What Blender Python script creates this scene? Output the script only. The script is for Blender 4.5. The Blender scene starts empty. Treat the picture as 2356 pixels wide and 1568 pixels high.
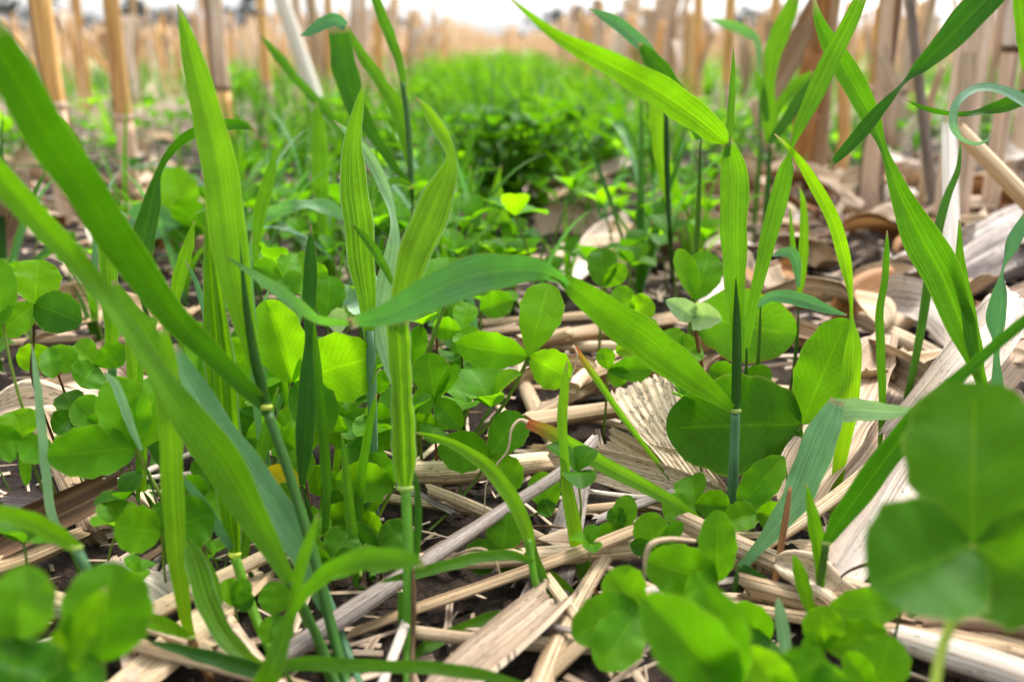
import bpy, math, random
import numpy as np
from math import sin, cos, pi, radians
SC = bpy.context.scene
COL = SC.collection
# ---------------------------------------------------------------- camera
H = 0.21                       # lens height over the soil, metres
PITCH = radians(16.74)
LENS = 35.0
FPX = 2356 * LENS / 36.0       # focal length in the units the layout was measured in (2356 wide)
cam_d = bpy.data.cameras.new('camera'); cam = bpy.data.objects.new('camera', cam_d); COL.objects.link(cam)
cam.location = (0, 0, H); cam.rotation_euler = (pi / 2 - PITCH, 0, 0)
cam_d.lens = LENS; cam_d.sensor_width = 36; cam_d.clip_start = 0.01; cam_d.clip_end = 3000
cam_d.dof.use_dof = True; cam_d.dof.focus_distance = 0.455; cam_d.dof.aperture_fstop = 7.4
SC.camera = cam
# ---------------------------------------------------------------- sky, sun, exposure
SUN_EL, SUN_AZ = radians(58), radians(35)      # overcast: broad soft sun, ahead and to the right
w = bpy.data.worlds.new('World'); SC.world = w; w.use_nodes = True
nt = w.node_tree; nt.nodes.clear()
sky = nt.nodes.new('ShaderNodeTexSky'); sky.sky_type = 'NISHITA'; sky.sun_disc = False
sky.sun_elevation = SUN_EL; sky.sun_rotation = SUN_AZ; sky.dust_density = 3.0; sky.air_density = 1.0
hs = nt.nodes.new('ShaderNodeHueSaturation'); hs.inputs['Saturation'].default_value = 0.22; hs.inputs['Value'].default_value = 1.0
tc = nt.nodes.new('ShaderNodeTexCoord'); mp = nt.nodes.new('ShaderNodeMapping'); mp.inputs['Scale'].default_value = (2, 2, 9)
cn = nt.nodes.new('ShaderNodeTexNoise'); cn.inputs['Scale'].default_value = 2.2; cn.inputs['Detail'].default_value = 5
cr = nt.nodes.new('ShaderNodeValToRGB'); cr.color_ramp.elements[0].position = .35; cr.color_ramp.elements[1].position = .68
cr.color_ramp.elements[0].color = (1.12, 1.15, 1.22, 1); cr.color_ramp.elements[1].color = (1.40, 1.39, 1.38, 1)
mu = nt.nodes.new('ShaderNodeMix'); mu.data_type = 'RGBA'; mu.blend_type = 'MULTIPLY'; mu.inputs['Factor'].default_value = 1
bg = nt.nodes.new('ShaderNodeBackground'); bg.inputs['Strength'].default_value = 0.12
wo = nt.nodes.new('ShaderNodeOutputWorld')
L = nt.links.new
L(sky.outputs[0], hs.inputs['Color']); L(tc.outputs['Generated'], mp.inputs[0]); L(mp.outputs[0], cn.inputs['Vector'])
L(cn.outputs['Fac'], cr.inputs[0]); L(hs.outputs[0], mu.inputs['A']); L(cr.outputs[0], mu.inputs['B'])
L(mu.outputs['Result'], bg.inputs['Color']); L(bg.outputs[0], wo.inputs['Surface'])
sd = bpy.data.lights.new('sun', 'SUN'); sd.energy = 1.5; sd.angle = radians(12); sd.color = (1, .95, .87)
so = bpy.data.objects.new('sun', sd); COL.objects.link(so)
so.rotation_euler = (pi / 2 - SUN_EL, 0, pi - SUN_AZ); so.location = (0, 0, 5)
SC.view_settings.view_transform = 'Standard'; SC.view_settings.look = 'None'
SC.view_settings.gamma = 1; SC.view_settings.exposure = 1.58; SC.view_settings.use_curve_mapping = False
SC.render.engine = 'CYCLES'
cy = SC.cycles; cy.use_denoising = True; cy.max_bounces = 10; cy.diffuse_bounces = 5; cy.transmission_bounces = 5; cy.glossy_bounces = 3
cy.caustics_reflective = False; cy.caustics_refractive = False

# ---------------------------------------------------------------- materials
def ncol(c): return (c[0], c[1], c[2], 1)
class NT:
    def __init__(s, name):
        s.m = bpy.data.materials.new(name); s.m.use_nodes = True; s.t = s.m.node_tree; s.t.nodes.clear()
    def n(s, typ, **kw):
        x = s.t.nodes.new('ShaderNode' + typ)
        for k, v in kw.items(): setattr(x, k, v)
        return x
    def l(s, a, b): s.t.links.new(a, b)
    def val(s, x, inp):
        if isinstance(x, (int, float)): inp.default_value = x
        else: s.l(x, inp)
    def math(s, op, a, b=0.0, c=None, clamp=False):
        x = s.n('Math', operation=op); x.use_clamp = clamp
        s.val(a, x.inputs[0]); s.val(b, x.inputs[1])
        if c is not None: s.val(c, x.inputs[2])
        return x.outputs[0]
    def mix(s, f, a, b, mode='MIX'):
        x = s.n('Mix', data_type='RGBA', blend_type=mode)
        s.val(f, x.inputs['Factor'])
        for v, i in ((a, 'A'), (b, 'B')):
            if isinstance(v, tuple): x.inputs[i].default_value = ncol(v)
            else: s.l(v, x.inputs[i])
        return x.outputs['Result']
    def noise(s, vec, scale, detail=2.0, rough=.5):
        x = s.n('TexNoise'); x.inputs['Scale'].default_value = scale; x.inputs['Detail'].default_value = detail
        x.inputs['Roughness'].default_value = rough; s.l(vec, x.inputs['Vector']); return x.outputs['Fac']
    def comb(s, x, y, z=0.0):
        c = s.n('CombineXYZ')
        for v, i in zip((x, y, z), c.inputs): s.val(v, i)
        return c.outputs[0]
    def ramp(s, f, stops):
        r = s.n('ValToRGB'); e = r.color_ramp.elements
        while len(e) < len(stops): e.new(.5)
        for q, (p, c) in zip(e, stops): q.position = p; q.color = ncol(c) if isinstance(c, tuple) else (c, c, c, 1)
        s.l(f, r.inputs[0]); return r.outputs[0]

def leaf_mat(name, base, trans, tmix=.5, rough=.42, spec=.2, clover=False, sheen=0.0, contrast=1.0, rim=None, tip=None):
    k = NT(name)
    uv = k.n('UVMap', uv_map='UVMap'); sp = k.n('SeparateXYZ'); k.l(uv.outputs[0], sp.inputs[0]); u, v = sp.outputs[0], sp.outputs[1]
    oi = k.n('ObjectInfo'); rnd = oi.outputs['Random']; tcn = k.n('TexCoord')
    au = k.math('ABSOLUTE', k.math('SUBTRACT', u, .5))                 # 0 at the midrib, .5 at the margin
    r100 = k.math('MULTIPLY', rnd, 37.0)
    big = k.noise(tcn.outputs['Object'], 55, 3)
    fine = k.noise(tcn.outputs['Object'], 420, 3)
    if clover:
        bend = k.math('SUBTRACT', k.math('MULTIPLY', v, 13.0), k.math('MULTIPLY', k.math('POWER', au, .8), 7.5))
        bend = k.math('ADD', bend, k.math('MULTIPLY', big, 1.2))
        vein = k.math('POWER', k.math('ABSOLUTE', k.math('SINE', k.math('MULTIPLY', bend, pi))), 8.0)   # narrow side veins
        mark = k.math('SUBTRACT', 1.0, k.math('MULTIPLY', k.math('ABSOLUTE', k.math('SUBTRACT', v, k.math('ADD', .38, k.math('MULTIPLY', au, .25)))), 7.0), clamp=True)
        mark = k.math('MULTIPLY', mark, big)
        strip = k.math('ADD', k.math('MULTIPLY', vein, -.11), k.math('MULTIPLY', mark, .30))
    else:
        s1 = k.noise(k.comb(k.math('MULTIPLY', u, 26.0), k.math('MULTIPLY', v, 1.2), r100), 1.0, 3, .65)
        s2 = k.math('SINE', k.math('MULTIPLY', u, 2 * pi * 13))
        strip = k.math('ADD', k.math('MULTIPLY', k.math('SUBTRACT', s1, .5), 1.5 * contrast), k.math('MULTIPLY', s2, .07 * contrast))
    mid = k.math('SUBTRACT', 1.0, k.math('MULTIPLY', au, 28.0 if not clover else 34.0), clamp=True)
    tone = k.math('ADD', k.math('ADD', 1.0, strip), k.math('MULTIPLY', k.math('SUBTRACT', big, .5), .7))
    tone = k.math('MULTIPLY', tone, k.math('ADD', .84, k.math('MULTIPLY', rnd, .32)))
    tone = k.math('ADD', tone, k.math('MULTIPLY', k.math('SUBTRACT', fine, .5), .25))
    fn = k.noise(k.comb(k.math('MULTIPLY', u, 5.0 if clover else 3.5), k.math('MULTIPLY', v, 5.0 if clover else 26.0), k.math('MULTIPLY', r100, 3.0)), 1.6, 4, .75)
    fleck = k.math('MULTIPLY', k.math('SUBTRACT', fn, .725), 16.0, clamp=True)
    def col(c):
        warm = tuple(min(1, x * f) for x, f in zip(c, (1.12, 1.04, .7))); cool = tuple(x * f for x, f in zip(c, (.80, .95, 1.15)))
        a = k.mix(rnd, cool, warm)
        a = k.mix(k.math('MULTIPLY', mid, .55), a, (min(1, c[0] * 1.5 + .04), min(1, c[1] * 1.4 + .04), c[2] * 1.5))
        a = k.mix(1.0, a, k.comb(tone, tone, tone), 'MULTIPLY')
        edge = k.math('MULTIPLY', k.math('SUBTRACT', au, .465), 24.0, clamp=True)
        a = k.mix(k.math('MULTIPLY', edge, .5), a, rim or (.30, .36, .05))
        a = k.mix(fleck, a, (.34, .24, .09))
        if not clover: a = k.mix(k.math('MULTIPLY', k.math('SUBTRACT', v, .955), 22.0, clamp=True), a, (.36, .27, .12))
        if tip: a = k.mix(k.math('MULTIPLY', k.math('SUBTRACT', v, tip[0]), 1 / (1 - tip[0]), clamp=True), a, tip[1])
        return a
    pb = k.n('BsdfPrincipled'); k.l(col(base), pb.inputs['Base Color']); pb.inputs['Roughness'].default_value = rough
    pb.inputs['Specular IOR Level'].default_value = spec if not clover else spec * .5
    pb.inputs['Sheen Weight'].default_value = sheen; pb.inputs['Sheen Roughness'].default_value = .6
    bp = k.n('Bump'); bp.inputs['Strength'].default_value = .35; bp.inputs['Distance'].default_value = .0006
    k.l(k.math('ADD', strip, k.math('MULTIPLY', big, .5)), bp.inputs['Height']); k.l(bp.outputs[0], pb.inputs['Normal'])
    tr = k.n('BsdfTranslucent'); k.l(col(trans), tr.inputs['Color'])
    mx = k.n('MixShader'); mx.inputs[0].default_value = tmix; k.l(pb.outputs[0], mx.inputs[1]); k.l(tr.outputs[0], mx.inputs[2])
    o = k.n('OutputMaterial'); k.l(mx.outputs[0], o.inputs[0])
    return k.m

def straw_mat(name, light, mid, dark, fibre=18.0, speck=.0, rough=.62, rel=1.0, trans=0.0, stain=.5):
    k = NT(name)
    uv = k.n('UVMap', uv_map='UVMap'); sp = k.n('SeparateXYZ'); k.l(uv.outputs[0], sp.inputs[0]); u, v = sp.outputs[0], sp.outputs[1]
    rnd = k.n('ObjectInfo').outputs['Random']; tcn = k.n('TexCoord'); r = k.math('MULTIPLY', rnd, 71.0)
    f1 = k.noise(k.comb(k.math('MULTIPLY', u, fibre), k.math('MULTIPLY', v, .7), r), 1.0, 4, .7)
    f2 = k.noise(k.comb(k.math('MULTIPLY', u, fibre * 3), k.math('MULTIPLY', v, 1.5), r), 1.0, 2, .6)
    big = k.noise(k.comb(k.math('MULTIPLY', u, 1.3), k.math('MULTIPLY', v, .8), r), 1.6, 4, .6)
    f = k.math('ADD', k.math('MULTIPLY', f1, .65), k.math('MULTIPLY', f2, .35))
    c = k.ramp(f, [(.36, dark), (.49, mid), (.60, light), (.8, tuple(min(1, x * 1.1) for x in light))])
    st = k.math('MULTIPLY', k.math('SUBTRACT', big, .50), 3.2 * stain, clamp=True)
    c = k.mix(k.math('MULTIPLY', st, .7), c, dark)
    tone = k.math('ADD', .80, k.math('MULTIPLY', rnd, .35)); c = k.mix(1.0, c, k.comb(tone, tone, tone), 'MULTIPLY')
    if speck:
        n3 = k.noise(k.comb(k.math('MULTIPLY', u, 42.0), k.math('MULTIPLY', v, 24.0), r), 1.0, 1)
        c = k.mix(k.math('MULTIPLY', k.math('GREATER_THAN', n3, 1 - speck), .85), c, (.10, .07, .055))
    pb = k.n('BsdfPrincipled'); k.l(c, pb.inputs['Base Color']); pb.inputs['Roughness'].default_value = rough; pb.inputs['Specular IOR Level'].default_value = .3
    bp = k.n('Bump'); bp.inputs['Strength'].default_value = .7; bp.inputs['Distance'].default_value = .0008 * rel
    k.l(f, bp.inputs['Height']); k.l(bp.outputs[0], pb.inputs['Normal'])
    o = k.n('OutputMaterial')
    if trans:
        tr = k.n('BsdfTranslucent'); k.l(c, tr.inputs['Color']); mx = k.n('MixShader'); mx.inputs[0].default_value = trans
        k.l(pb.outputs[0], mx.inputs[1]); k.l(tr.outputs[0], mx.inputs[2]); k.l(mx.outputs[0], o.inputs[0])
    else: k.l(pb.outputs[0], o.inputs[0])
    return k.m

def soil_mat():
    k = NT('soil_and_straw_dust'); tcn = k.n('TexCoord'); g = k.n('NewGeometry'); pos = g.outputs['Position']
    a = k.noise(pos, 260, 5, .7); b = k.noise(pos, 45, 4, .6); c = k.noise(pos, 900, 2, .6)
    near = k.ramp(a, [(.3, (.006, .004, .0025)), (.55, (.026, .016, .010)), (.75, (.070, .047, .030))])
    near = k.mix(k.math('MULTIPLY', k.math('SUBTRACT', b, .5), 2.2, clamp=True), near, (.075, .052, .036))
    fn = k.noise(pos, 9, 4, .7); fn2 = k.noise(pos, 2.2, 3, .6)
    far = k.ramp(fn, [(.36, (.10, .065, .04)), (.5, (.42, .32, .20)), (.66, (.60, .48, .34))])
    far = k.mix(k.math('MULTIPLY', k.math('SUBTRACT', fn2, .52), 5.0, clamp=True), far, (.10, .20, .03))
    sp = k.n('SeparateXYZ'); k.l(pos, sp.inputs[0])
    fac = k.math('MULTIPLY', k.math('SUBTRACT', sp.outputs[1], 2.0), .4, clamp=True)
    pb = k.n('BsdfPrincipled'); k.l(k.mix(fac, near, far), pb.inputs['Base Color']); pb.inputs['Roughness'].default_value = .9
    pb.inputs['Specular IOR Level'].default_value = .2
    bp = k.n('Bump'); bp.inputs['Strength'].default_value = 1; bp.inputs['Distance'].default_value = .003
    k.l(k.math('ADD', a, k.math('MULTIPLY', c, .4)), bp.inputs['Height']); k.l(bp.outputs[0], pb.inputs['Normal'])
    o = k.n('OutputMaterial'); k.l(pb.outputs[0], o.inputs[0]); return k.m

M = {}
M['bright'] = leaf_mat('leaf_bright_green', (.082, .215, .004), (.235, .53, .003), .50)
M['mid'] = leaf_mat('leaf_mid_green', (.058, .17, .005), (.135, .37, .003), .44)
M['deep'] = leaf_mat('leaf_deep_green', (.022, .088, .004), (.055, .21, .002), .38)
M['blue'] = leaf_mat('leaf_blue_green', (.085, .23, .085), (.13, .38, .06), .34, rough=.45, sheen=.15, spec=.45, contrast=1.2)
M['glauc'] = leaf_mat('leaf_waxy_green', (.085, .235, .05), (.13, .40, .02), .40, rough=.36, spec=.6)
M['cdeep'] = leaf_mat('clover_deep_green', (.05, .155, .004), (.14, .37, .003), .44, clover=True, rough=.5)  # the leaf's own green, between the dark and mid clover greens
M['pale'] = leaf_mat('leaf_pale_grey_green', (.20, .36, .20), (.25, .48, .14), .35, rough=.5, sheen=.3)
M['stripe'] = leaf_mat('leaf_striped_green', (.08, .21, .006), (.23, .50, .004), .48, contrast=1.5, rim=(.75, .72, .55))
M['rust'] = leaf_mat('leaf_green_with_red_tip', (.075, .22, .012), (.22, .5, .01), .45, tip=(.80, (.42, .09, .03)))
M['cbright'] = leaf_mat('clover_bright_green', (.085, .25, .005), (.25, .57, .003), .50, clover=True, rough=.5)
M['cmid'] = leaf_mat('clover_mid_green', (.070, .215, .005), (.17, .455, .003), .46, clover=True, rough=.5)
M['cdark'] = leaf_mat('clover_dark_green', (.035, .125, .004), (.095, .29, .003), .42, clover=True, rough=.5)
M['cpale'] = leaf_mat('clover_hairy_underside', (.33, .48, .26), (.30, .5, .12), .3, clover=True, rough=.7, sheen=.6, rim=(.35, .12, .06))
M['corange'] = leaf_mat('clover_orange_margin', (.07, .20, .014), (.16, .42, .008), .40, clover=True, rim=(.42, .13, .01))
M['cyellow'] = leaf_mat('clover_yellowing', (.45, .38, .02), (.75, .60, .01), .5, clover=True, rim=(.5, .12, .02))
M['culm'] = leaf_mat('culm_green', (.06, .155, .018), (.10, .28, .012), .2, rough=.38)
M['culmb'] = leaf_mat('culm_bright', (.10, .25, .02), (.25, .55, .02), .3, rough=.38)
M['collar'] = leaf_mat('collar_yellow_green', (.50, .60, .12), (.5, .6, .1), .3)
M['cstem'] = leaf_mat('clover_stem_green', (.16, .24, .04), (.22, .36, .04), .3)
M['rstem'] = leaf_mat('clover_stem_red_brown', (.16, .075, .03), (.2, .09, .03), .25)
M['cream'] = straw_mat('straw_cream', (.77, .62, .42), (.52, .37, .21), (.13, .075, .035), fibre=30, speck=.32, stain=.7)
M['tan'] = straw_mat('straw_tan', (.62, .46, .28), (.37, .24, .12), (.07, .04, .022), fibre=34, speck=.31, stain=.7)
M['slab'] = straw_mat('stalk_slab_weathered', (.62, .49, .34), (.36, .25, .16), (.07, .045, .03), fibre=46, stain=.8, speck=.33)
M['brown'] = straw_mat('straw_brown', (.26, .15, .075), (.12, .065, .033), (.03, .018, .012), fibre=28)
M['grey'] = straw_mat('straw_weathered_grey', (.47, .40, .34), (.22, .175, .145), (.035, .027, .022), fibre=34, speck=.36, stain=.9)
M['pink'] = straw_mat('stalk_grey_pink', (.74, .57, .41), (.56, .39, .26), (.22, .14, .09), fibre=20)
M['orange'] = straw_mat('stalk_orange_tan', (.72, .43, .15), (.62, .34, .10), (.36, .17, .05), fibre=8, rough=.45, stain=.25)
M['rind'] = straw_mat('stalk_rind_bleached', (.90, .84, .74), (.80, .72, .60), (.55, .45, .34), fibre=16, stain=.15)
M['pith'] = straw_mat('stalk_inside_tan', (.80, .62, .40), (.66, .46, .26), (.30, .18, .09), fibre=14, stain=.4)
M['low'] = straw_mat('stalk_pale_base', (.66, .49, .33), (.56, .39, .24), (.36, .23, .13), fibre=8, stain=.2)
M['white'] = straw_mat('husk_white', (.86, .78, .68), (.64, .53, .42), (.22, .145, .10), fibre=30, trans=.1, stain=.6, speck=.31)
M['husk'] = straw_mat('husk_pale', (.76, .60, .44), (.48, .34, .21), (.12, .065, .035), fibre=34, speck=.31, stain=.7, trans=.1)
M['speck'] = straw_mat('husk_speckled', (.80, .68, .50), (.64, .48, .31), (.25, .15, .09), fibre=34, speck=.38)
M['rustchunk'] = straw_mat('husk_rusty', (.50, .24, .06), (.30, .13, .035), (.07, .035, .015), fibre=14)
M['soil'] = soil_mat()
tk = NT('far_tree_foliage'); pbt = tk.n('BsdfPrincipled'); rr = tk.n('ObjectInfo').outputs['Random']
tk.l(tk.mix(rr, (.035, .042, .055), (.035, .05, .03)), pbt.inputs['Base Color']); pbt.inputs['Roughness'].default_value = .8
oo = tk.n('OutputMaterial'); tk.l(pbt.outputs[0], oo.inputs[0]); M['tree'] = tk.m

# ---------------------------------------------------------------- geometry helpers
CAM = np.array((0, 0, H)); FW = np.array((0, cos(PITCH), -sin(PITCH))); UP = np.array((0, sin(PITCH), cos(PITCH))); RT = np.array((1., 0, 0))
def g(x, y, z=0.0):
    "distance at which the sight line of a layout point meets the level z"
    return (H - z) / (sin(PITCH) - (784 - y) / FPX * cos(PITCH))
def dep(x, y, d):
    if d <= 0: return g(x, y, -d)
    q = g(x, y, .003)                      # nothing dips under the soil
    return d if q < 0 else min(d, q)
def P(x, y, d):
    d = dep(x, y, d)
    return CAM + d * (FW + (x - 1178) / FPX * RT + (784 - y) / FPX * UP)
def unit(a): return a / (np.linalg.norm(a, axis=-1, keepdims=True) + 1e-12)
def spline(pts, t, n):
    "non-uniform Catmull-Rom through the rows of pts"
    pts = np.asarray(pts, float); k = len(pts)
    m = np.zeros_like(pts)
    for i in range(k):
        a, b = max(i - 1, 0), min(i + 1, k - 1)
        m[i] = (pts[b] - pts[a]) / (t[b] - t[a])
    out = []
    for s in n:
        i = min(max(np.searchsorted(t, s) - 1, 0), k - 2); h = t[i + 1] - t[i]; q = (s - t[i]) / h
        out.append((2*q**3-3*q*q+1)*pts[i] + (q**3-2*q*q+q)*h*m[i] + (-2*q**3+3*q*q)*pts[i+1] + (q**3-q*q)*h*m[i+1])
    return np.array(out)
class Geo:
    def __init__(s): s.v, s.f, s.uv, s.nv = [], [], [], 0
    def grid(s, pts, uv, closed=False):
        "pts: rows x cols x 3"
        r, c = pts.shape[:2]; o = s.nv
        s.v.append(pts.reshape(-1, 3)); s.uv.append(uv.reshape(-1, 2)); s.nv += r * c
        for i in range(r - 1):
            for j in range(c - 1 if not closed else c):
                k = (j + 1) % c
                s.f.append((o + i*c + j, o + i*c + k, o + (i+1)*c + k, o + (i+1)*c + j))
        return o
    def face(s, idx): s.f.append(tuple(idx))
    def mesh(s, name, mat, origin=(0, 0, 0)):
        v = np.concatenate(s.v) - np.array(origin); uv = np.concatenate(s.uv)
        me = bpy.data.meshes.new(name); me.from_pydata(v.tolist(), [], s.f); 
        lay = me.uv_layers.new(name='UVMap')
        li = np.zeros(len(me.loops), np.int32); me.loops.foreach_get('vertex_index', li)
        lay.data.foreach_set('uv', uv[li].astype(np.float32).ravel())
        me.polygons.foreach_set('use_smooth', [True] * len(me.polygons))
        me.materials.append(mat); me.update(); return me
def strip(geo, pos, wid, Lv, Nv, m=6, fold=0., cup=0., wave=0., pleat=(0, 0), rag=0., notch=0., thick=0., vmode='n', seed=0, crumple=0.):
    "ribbon of cross sections: lateral axes Lv, face normals Nv"
    rng = np.random.default_rng(seed); n = len(pos)
    s = np.linspace(-1, 1, m + 1)
    al = np.concatenate([[0], np.cumsum(np.linalg.norm(np.diff(pos, axis=0), axis=1))])
    ph = rng.uniform(0, 6.28, 4); half = wid[:, None] / 2
    S = s[None, :]; A = al[:, None]; Ls = al[-1] + 1e-9
    hgt = half * (fold * np.abs(S) + cup * S * S + pleat[0] * np.sin(S * pleat[1] + ph[0]))
    if wave: hgt = hgt + half * wave * np.abs(S) ** 1.5 * (np.sin(A / Ls * 19 + ph[1] + 1.5 * S) + .6 * np.sin(A / Ls * 43 + ph[2] - S))
    if crumple:
        for q in range(5):
            kk = rng.uniform(-5, 5, 2); hgt = hgt + crumple * half * np.sin(S * kk[0] + A / Ls * kk[1] * 2.5 + rng.uniform(0, 6)) / (1 + q * .5)
    lat = half * S
    if cup or fold: lat = lat * (1 - .22 * min(1, abs(cup)) * S * S)
    if wave: lat = lat * (1 + .05 * np.sin(A / Ls * 27 + ph[3] + 2 * S))
    pts = pos[:, None, :] + lat[..., None] * Lv[:, None, :] + hgt[..., None] * Nv[:, None, :]
    if rag:
        T = unit(np.gradient(pos, axis=0))
        for e_, sg in ((0, -1), (-1, 1)):
            jit = rng.uniform(-1, 1, m + 1) * .5 + np.cumsum(rng.uniform(-1, 1, m + 1)) * .25
            pts[e_] += (rag * jit)[:, None] * T[e_] * sg
    if notch:
        T = unit(np.gradient(pos, axis=0)); vv_ = np.clip((A / Ls - .72) / .28, 0, 1) ** 2
        pts = pts - (notch * Ls * vv_ * np.clip(1 - np.abs(S) * 1.6, 0, 1))[..., None] * T[:, None, :]
    vv = np.broadcast_to(A / Ls if vmode == 'n' else A * 10, (n, m + 1)); uu = np.broadcast_to((S + 1) / 2, (n, m + 1))
    uv = np.stack([uu, vv], -1)
    o = geo.grid(pts, uv)
    if thick:
        o2 = geo.grid(pts - thick * Nv[:, None, :], uv); c = m + 1
        for i in range(n - 1):
            geo.face((o + i*c, o + (i+1)*c, o2 + (i+1)*c, o2 + i*c)); geo.face((o + i*c + m, o2 + i*c + m, o2 + (i+1)*c + m, o + (i+1)*c + m))
        for j in range(m):
            geo.face((o + j, o2 + j, o2 + j + 1, o + j + 1)); q = (n - 1) * c
            geo.face((o + q + j, o + q + j + 1, o2 + q + j + 1, o2 + q + j))
def ribbon_geo(ctrl, m=6, per=9, roll0=0., profile=None, lat=None, **kw):
    "ctrl rows: (x, y, d, width[, roll degrees]); width in layout units at that distance"
    c = [tuple(r) + (roll0,) * (5 - len(r)) for r in ctrl]
    x = np.array([P(r[0], r[1], r[2]) for r in c]); dd = np.array([dep(*r[:3]) for r in c])
    wd = np.array([r[3] for r in c]) * dd / FPX; ro = np.radians([r[4] for r in c])
    xy = np.array([[r[0], r[1]] for r in c], float)
    t = np.concatenate([[0], np.cumsum(np.sqrt(np.linalg.norm(np.diff(x, axis=0), axis=1) + 1e-6))])
    n = max(14, per * (len(c) - 1)); q = np.linspace(0, t[-1], n + 1)
    if profile is not None: q = t[-1] * (1 - np.cos(np.linspace(0, pi, n + 1))) / 2
    y = spline(np.column_stack([x, wd, ro]), t, q); pos, wid, rol = y[:, :3], np.maximum(y[:, 3], 2e-5), y[:, 4:5]
    if profile is not None: wid = profile(q / t[-1]) * wd.max()
    T = unit(np.gradient(pos, axis=0)); V = unit(pos - CAM)
    if lat == 'flat': V = np.broadcast_to(np.array((0, 0, -1.)), pos.shape)
    S = unit(np.cross(T, V))
    for i in range(1, len(S)):
        if S[i] @ S[i - 1] < -.2: S[i] = -S[i]
    N = unit(np.cross(S, T)); N = np.where((N * V).sum(1, keepdims=True) > 0, -N, N)
    Lv = np.cos(rol) * S + np.sin(rol) * N; Nv = -np.sin(rol) * S + np.cos(rol) * N
    ge = Geo(); strip(ge, pos, wid, Lv, Nv, m=m, **kw); return ge
def tube(geo, pos, rad, sides=10, flat=1., ridge=0., seed=0, rag=0., cap=True, hint=(0, 0, 1.), open_end=False):
    rng = np.random.default_rng(seed); pos = np.asarray(pos, float); rad = np.asarray(rad, float)
    T = unit(np.gradient(pos, axis=0)); hv = np.array(hint, float)
    if abs(T[len(T)//2] @ hv) > .93: hv = np.array((0, 1., 0.))
    A = unit(np.cross(T, hv)); B = np.cross(A, T)
    a = np.linspace(0, 2 * pi, sides + 1); rr = 1 + ridge * rng.uniform(-1, 1, sides + 1); rr[-1] = rr[0]
    al = np.concatenate([[0], np.cumsum(np.linalg.norm(np.diff(pos, axis=0), axis=1))])
    pts = pos[:, None, :] + (rad[:, None] * rr * np.cos(a))[..., None] * A[:, None, :] + (rad[:, None] * rr * np.sin(a) * flat)[..., None] * B[:, None, :]
    if rag:
        e = rng.uniform(0, rag, sides + 1); e[-1] = e[0]; pts[-1] += e[:, None] * T[-1]; e = rng.uniform(0, rag, sides + 1); e[-1] = e[0]; pts[0] -= e[:, None] * T[0]
    uv = np.stack([np.broadcast_to(a / (2 * pi) * 1.0, pts.shape[:2]), np.broadcast_to(al[:, None] * 10, pts.shape[:2])], -1)
    o = geo.grid(pts, uv)
    if cap:
        for row, end in ((0, pos[0]), (len(pos) - 1, pos[-1])):
            dz = -.35 * rad[row] * (T[row] if row else -T[0])
            k = geo.nv; geo.v.append((end + dz)[None]); geo.uv.append(np.array([[.5, al[row] * 10]])); geo.nv += 1
            b = o + row * (sides + 1)
            for j in range(sides): geo.face((b + j, b + j + 1, k))
    return geo
def tube_geo(ctrl, per=6, sides=10, **kw):
    "ctrl rows: (x, y, d, width)"
    x = np.array([P(r[0], r[1], r[2]) for r in ctrl]); wd = np.array([r[3] * dep(*r[:3]) / FPX / 2 for r in ctrl])
    t = np.concatenate([[0], np.cumsum(np.linalg.norm(np.diff(x, axis=0), axis=1) + 1e-6)])
    y = spline(np.column_stack([x, wd]), t, np.linspace(0, t[-1], per * (len(ctrl) - 1) + 1))
    return tube(Geo(), y[:, :3], np.maximum(y[:, 3], 1e-5), sides, **kw)
# ---------------------------------------------------------------- object helpers
def tag(o, label=None, cat=None, group=None, kind=None):
    for k, v in (('label', label), ('category', cat), ('group', group), ('kind', kind)):
        if v: o[k] = v
    return o
def link(name, data, parent=None, loc=None):
    o = bpy.data.objects.new(name, data); COL.objects.link(o)
    if parent is not None: o.parent = parent
    if loc is not None: o.location = loc
    return o
def thing(name, label, cat, loc, group=None): return tag(link(name, None, None, loc), label, cat, group)
def one(name, geo, mat, label, cat, group=None, loc=None, kind=None):
    v = np.concatenate(geo.v); o3 = loc if loc is not None else v[np.argmin(v[:, 2])]
    return tag(link(name, geo.mesh(name, M[mat], o3), None, tuple(o3)), label, cat, group, kind)
def to_ground(x, y, d, dx=0., dy=.012): 
    p = P(x, y, d); return p, np.array((p[0] + dx, p[1] + dy, -.004))
SEED = [1]
def nxt(): SEED[0] += 1; return SEED[0]
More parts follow.
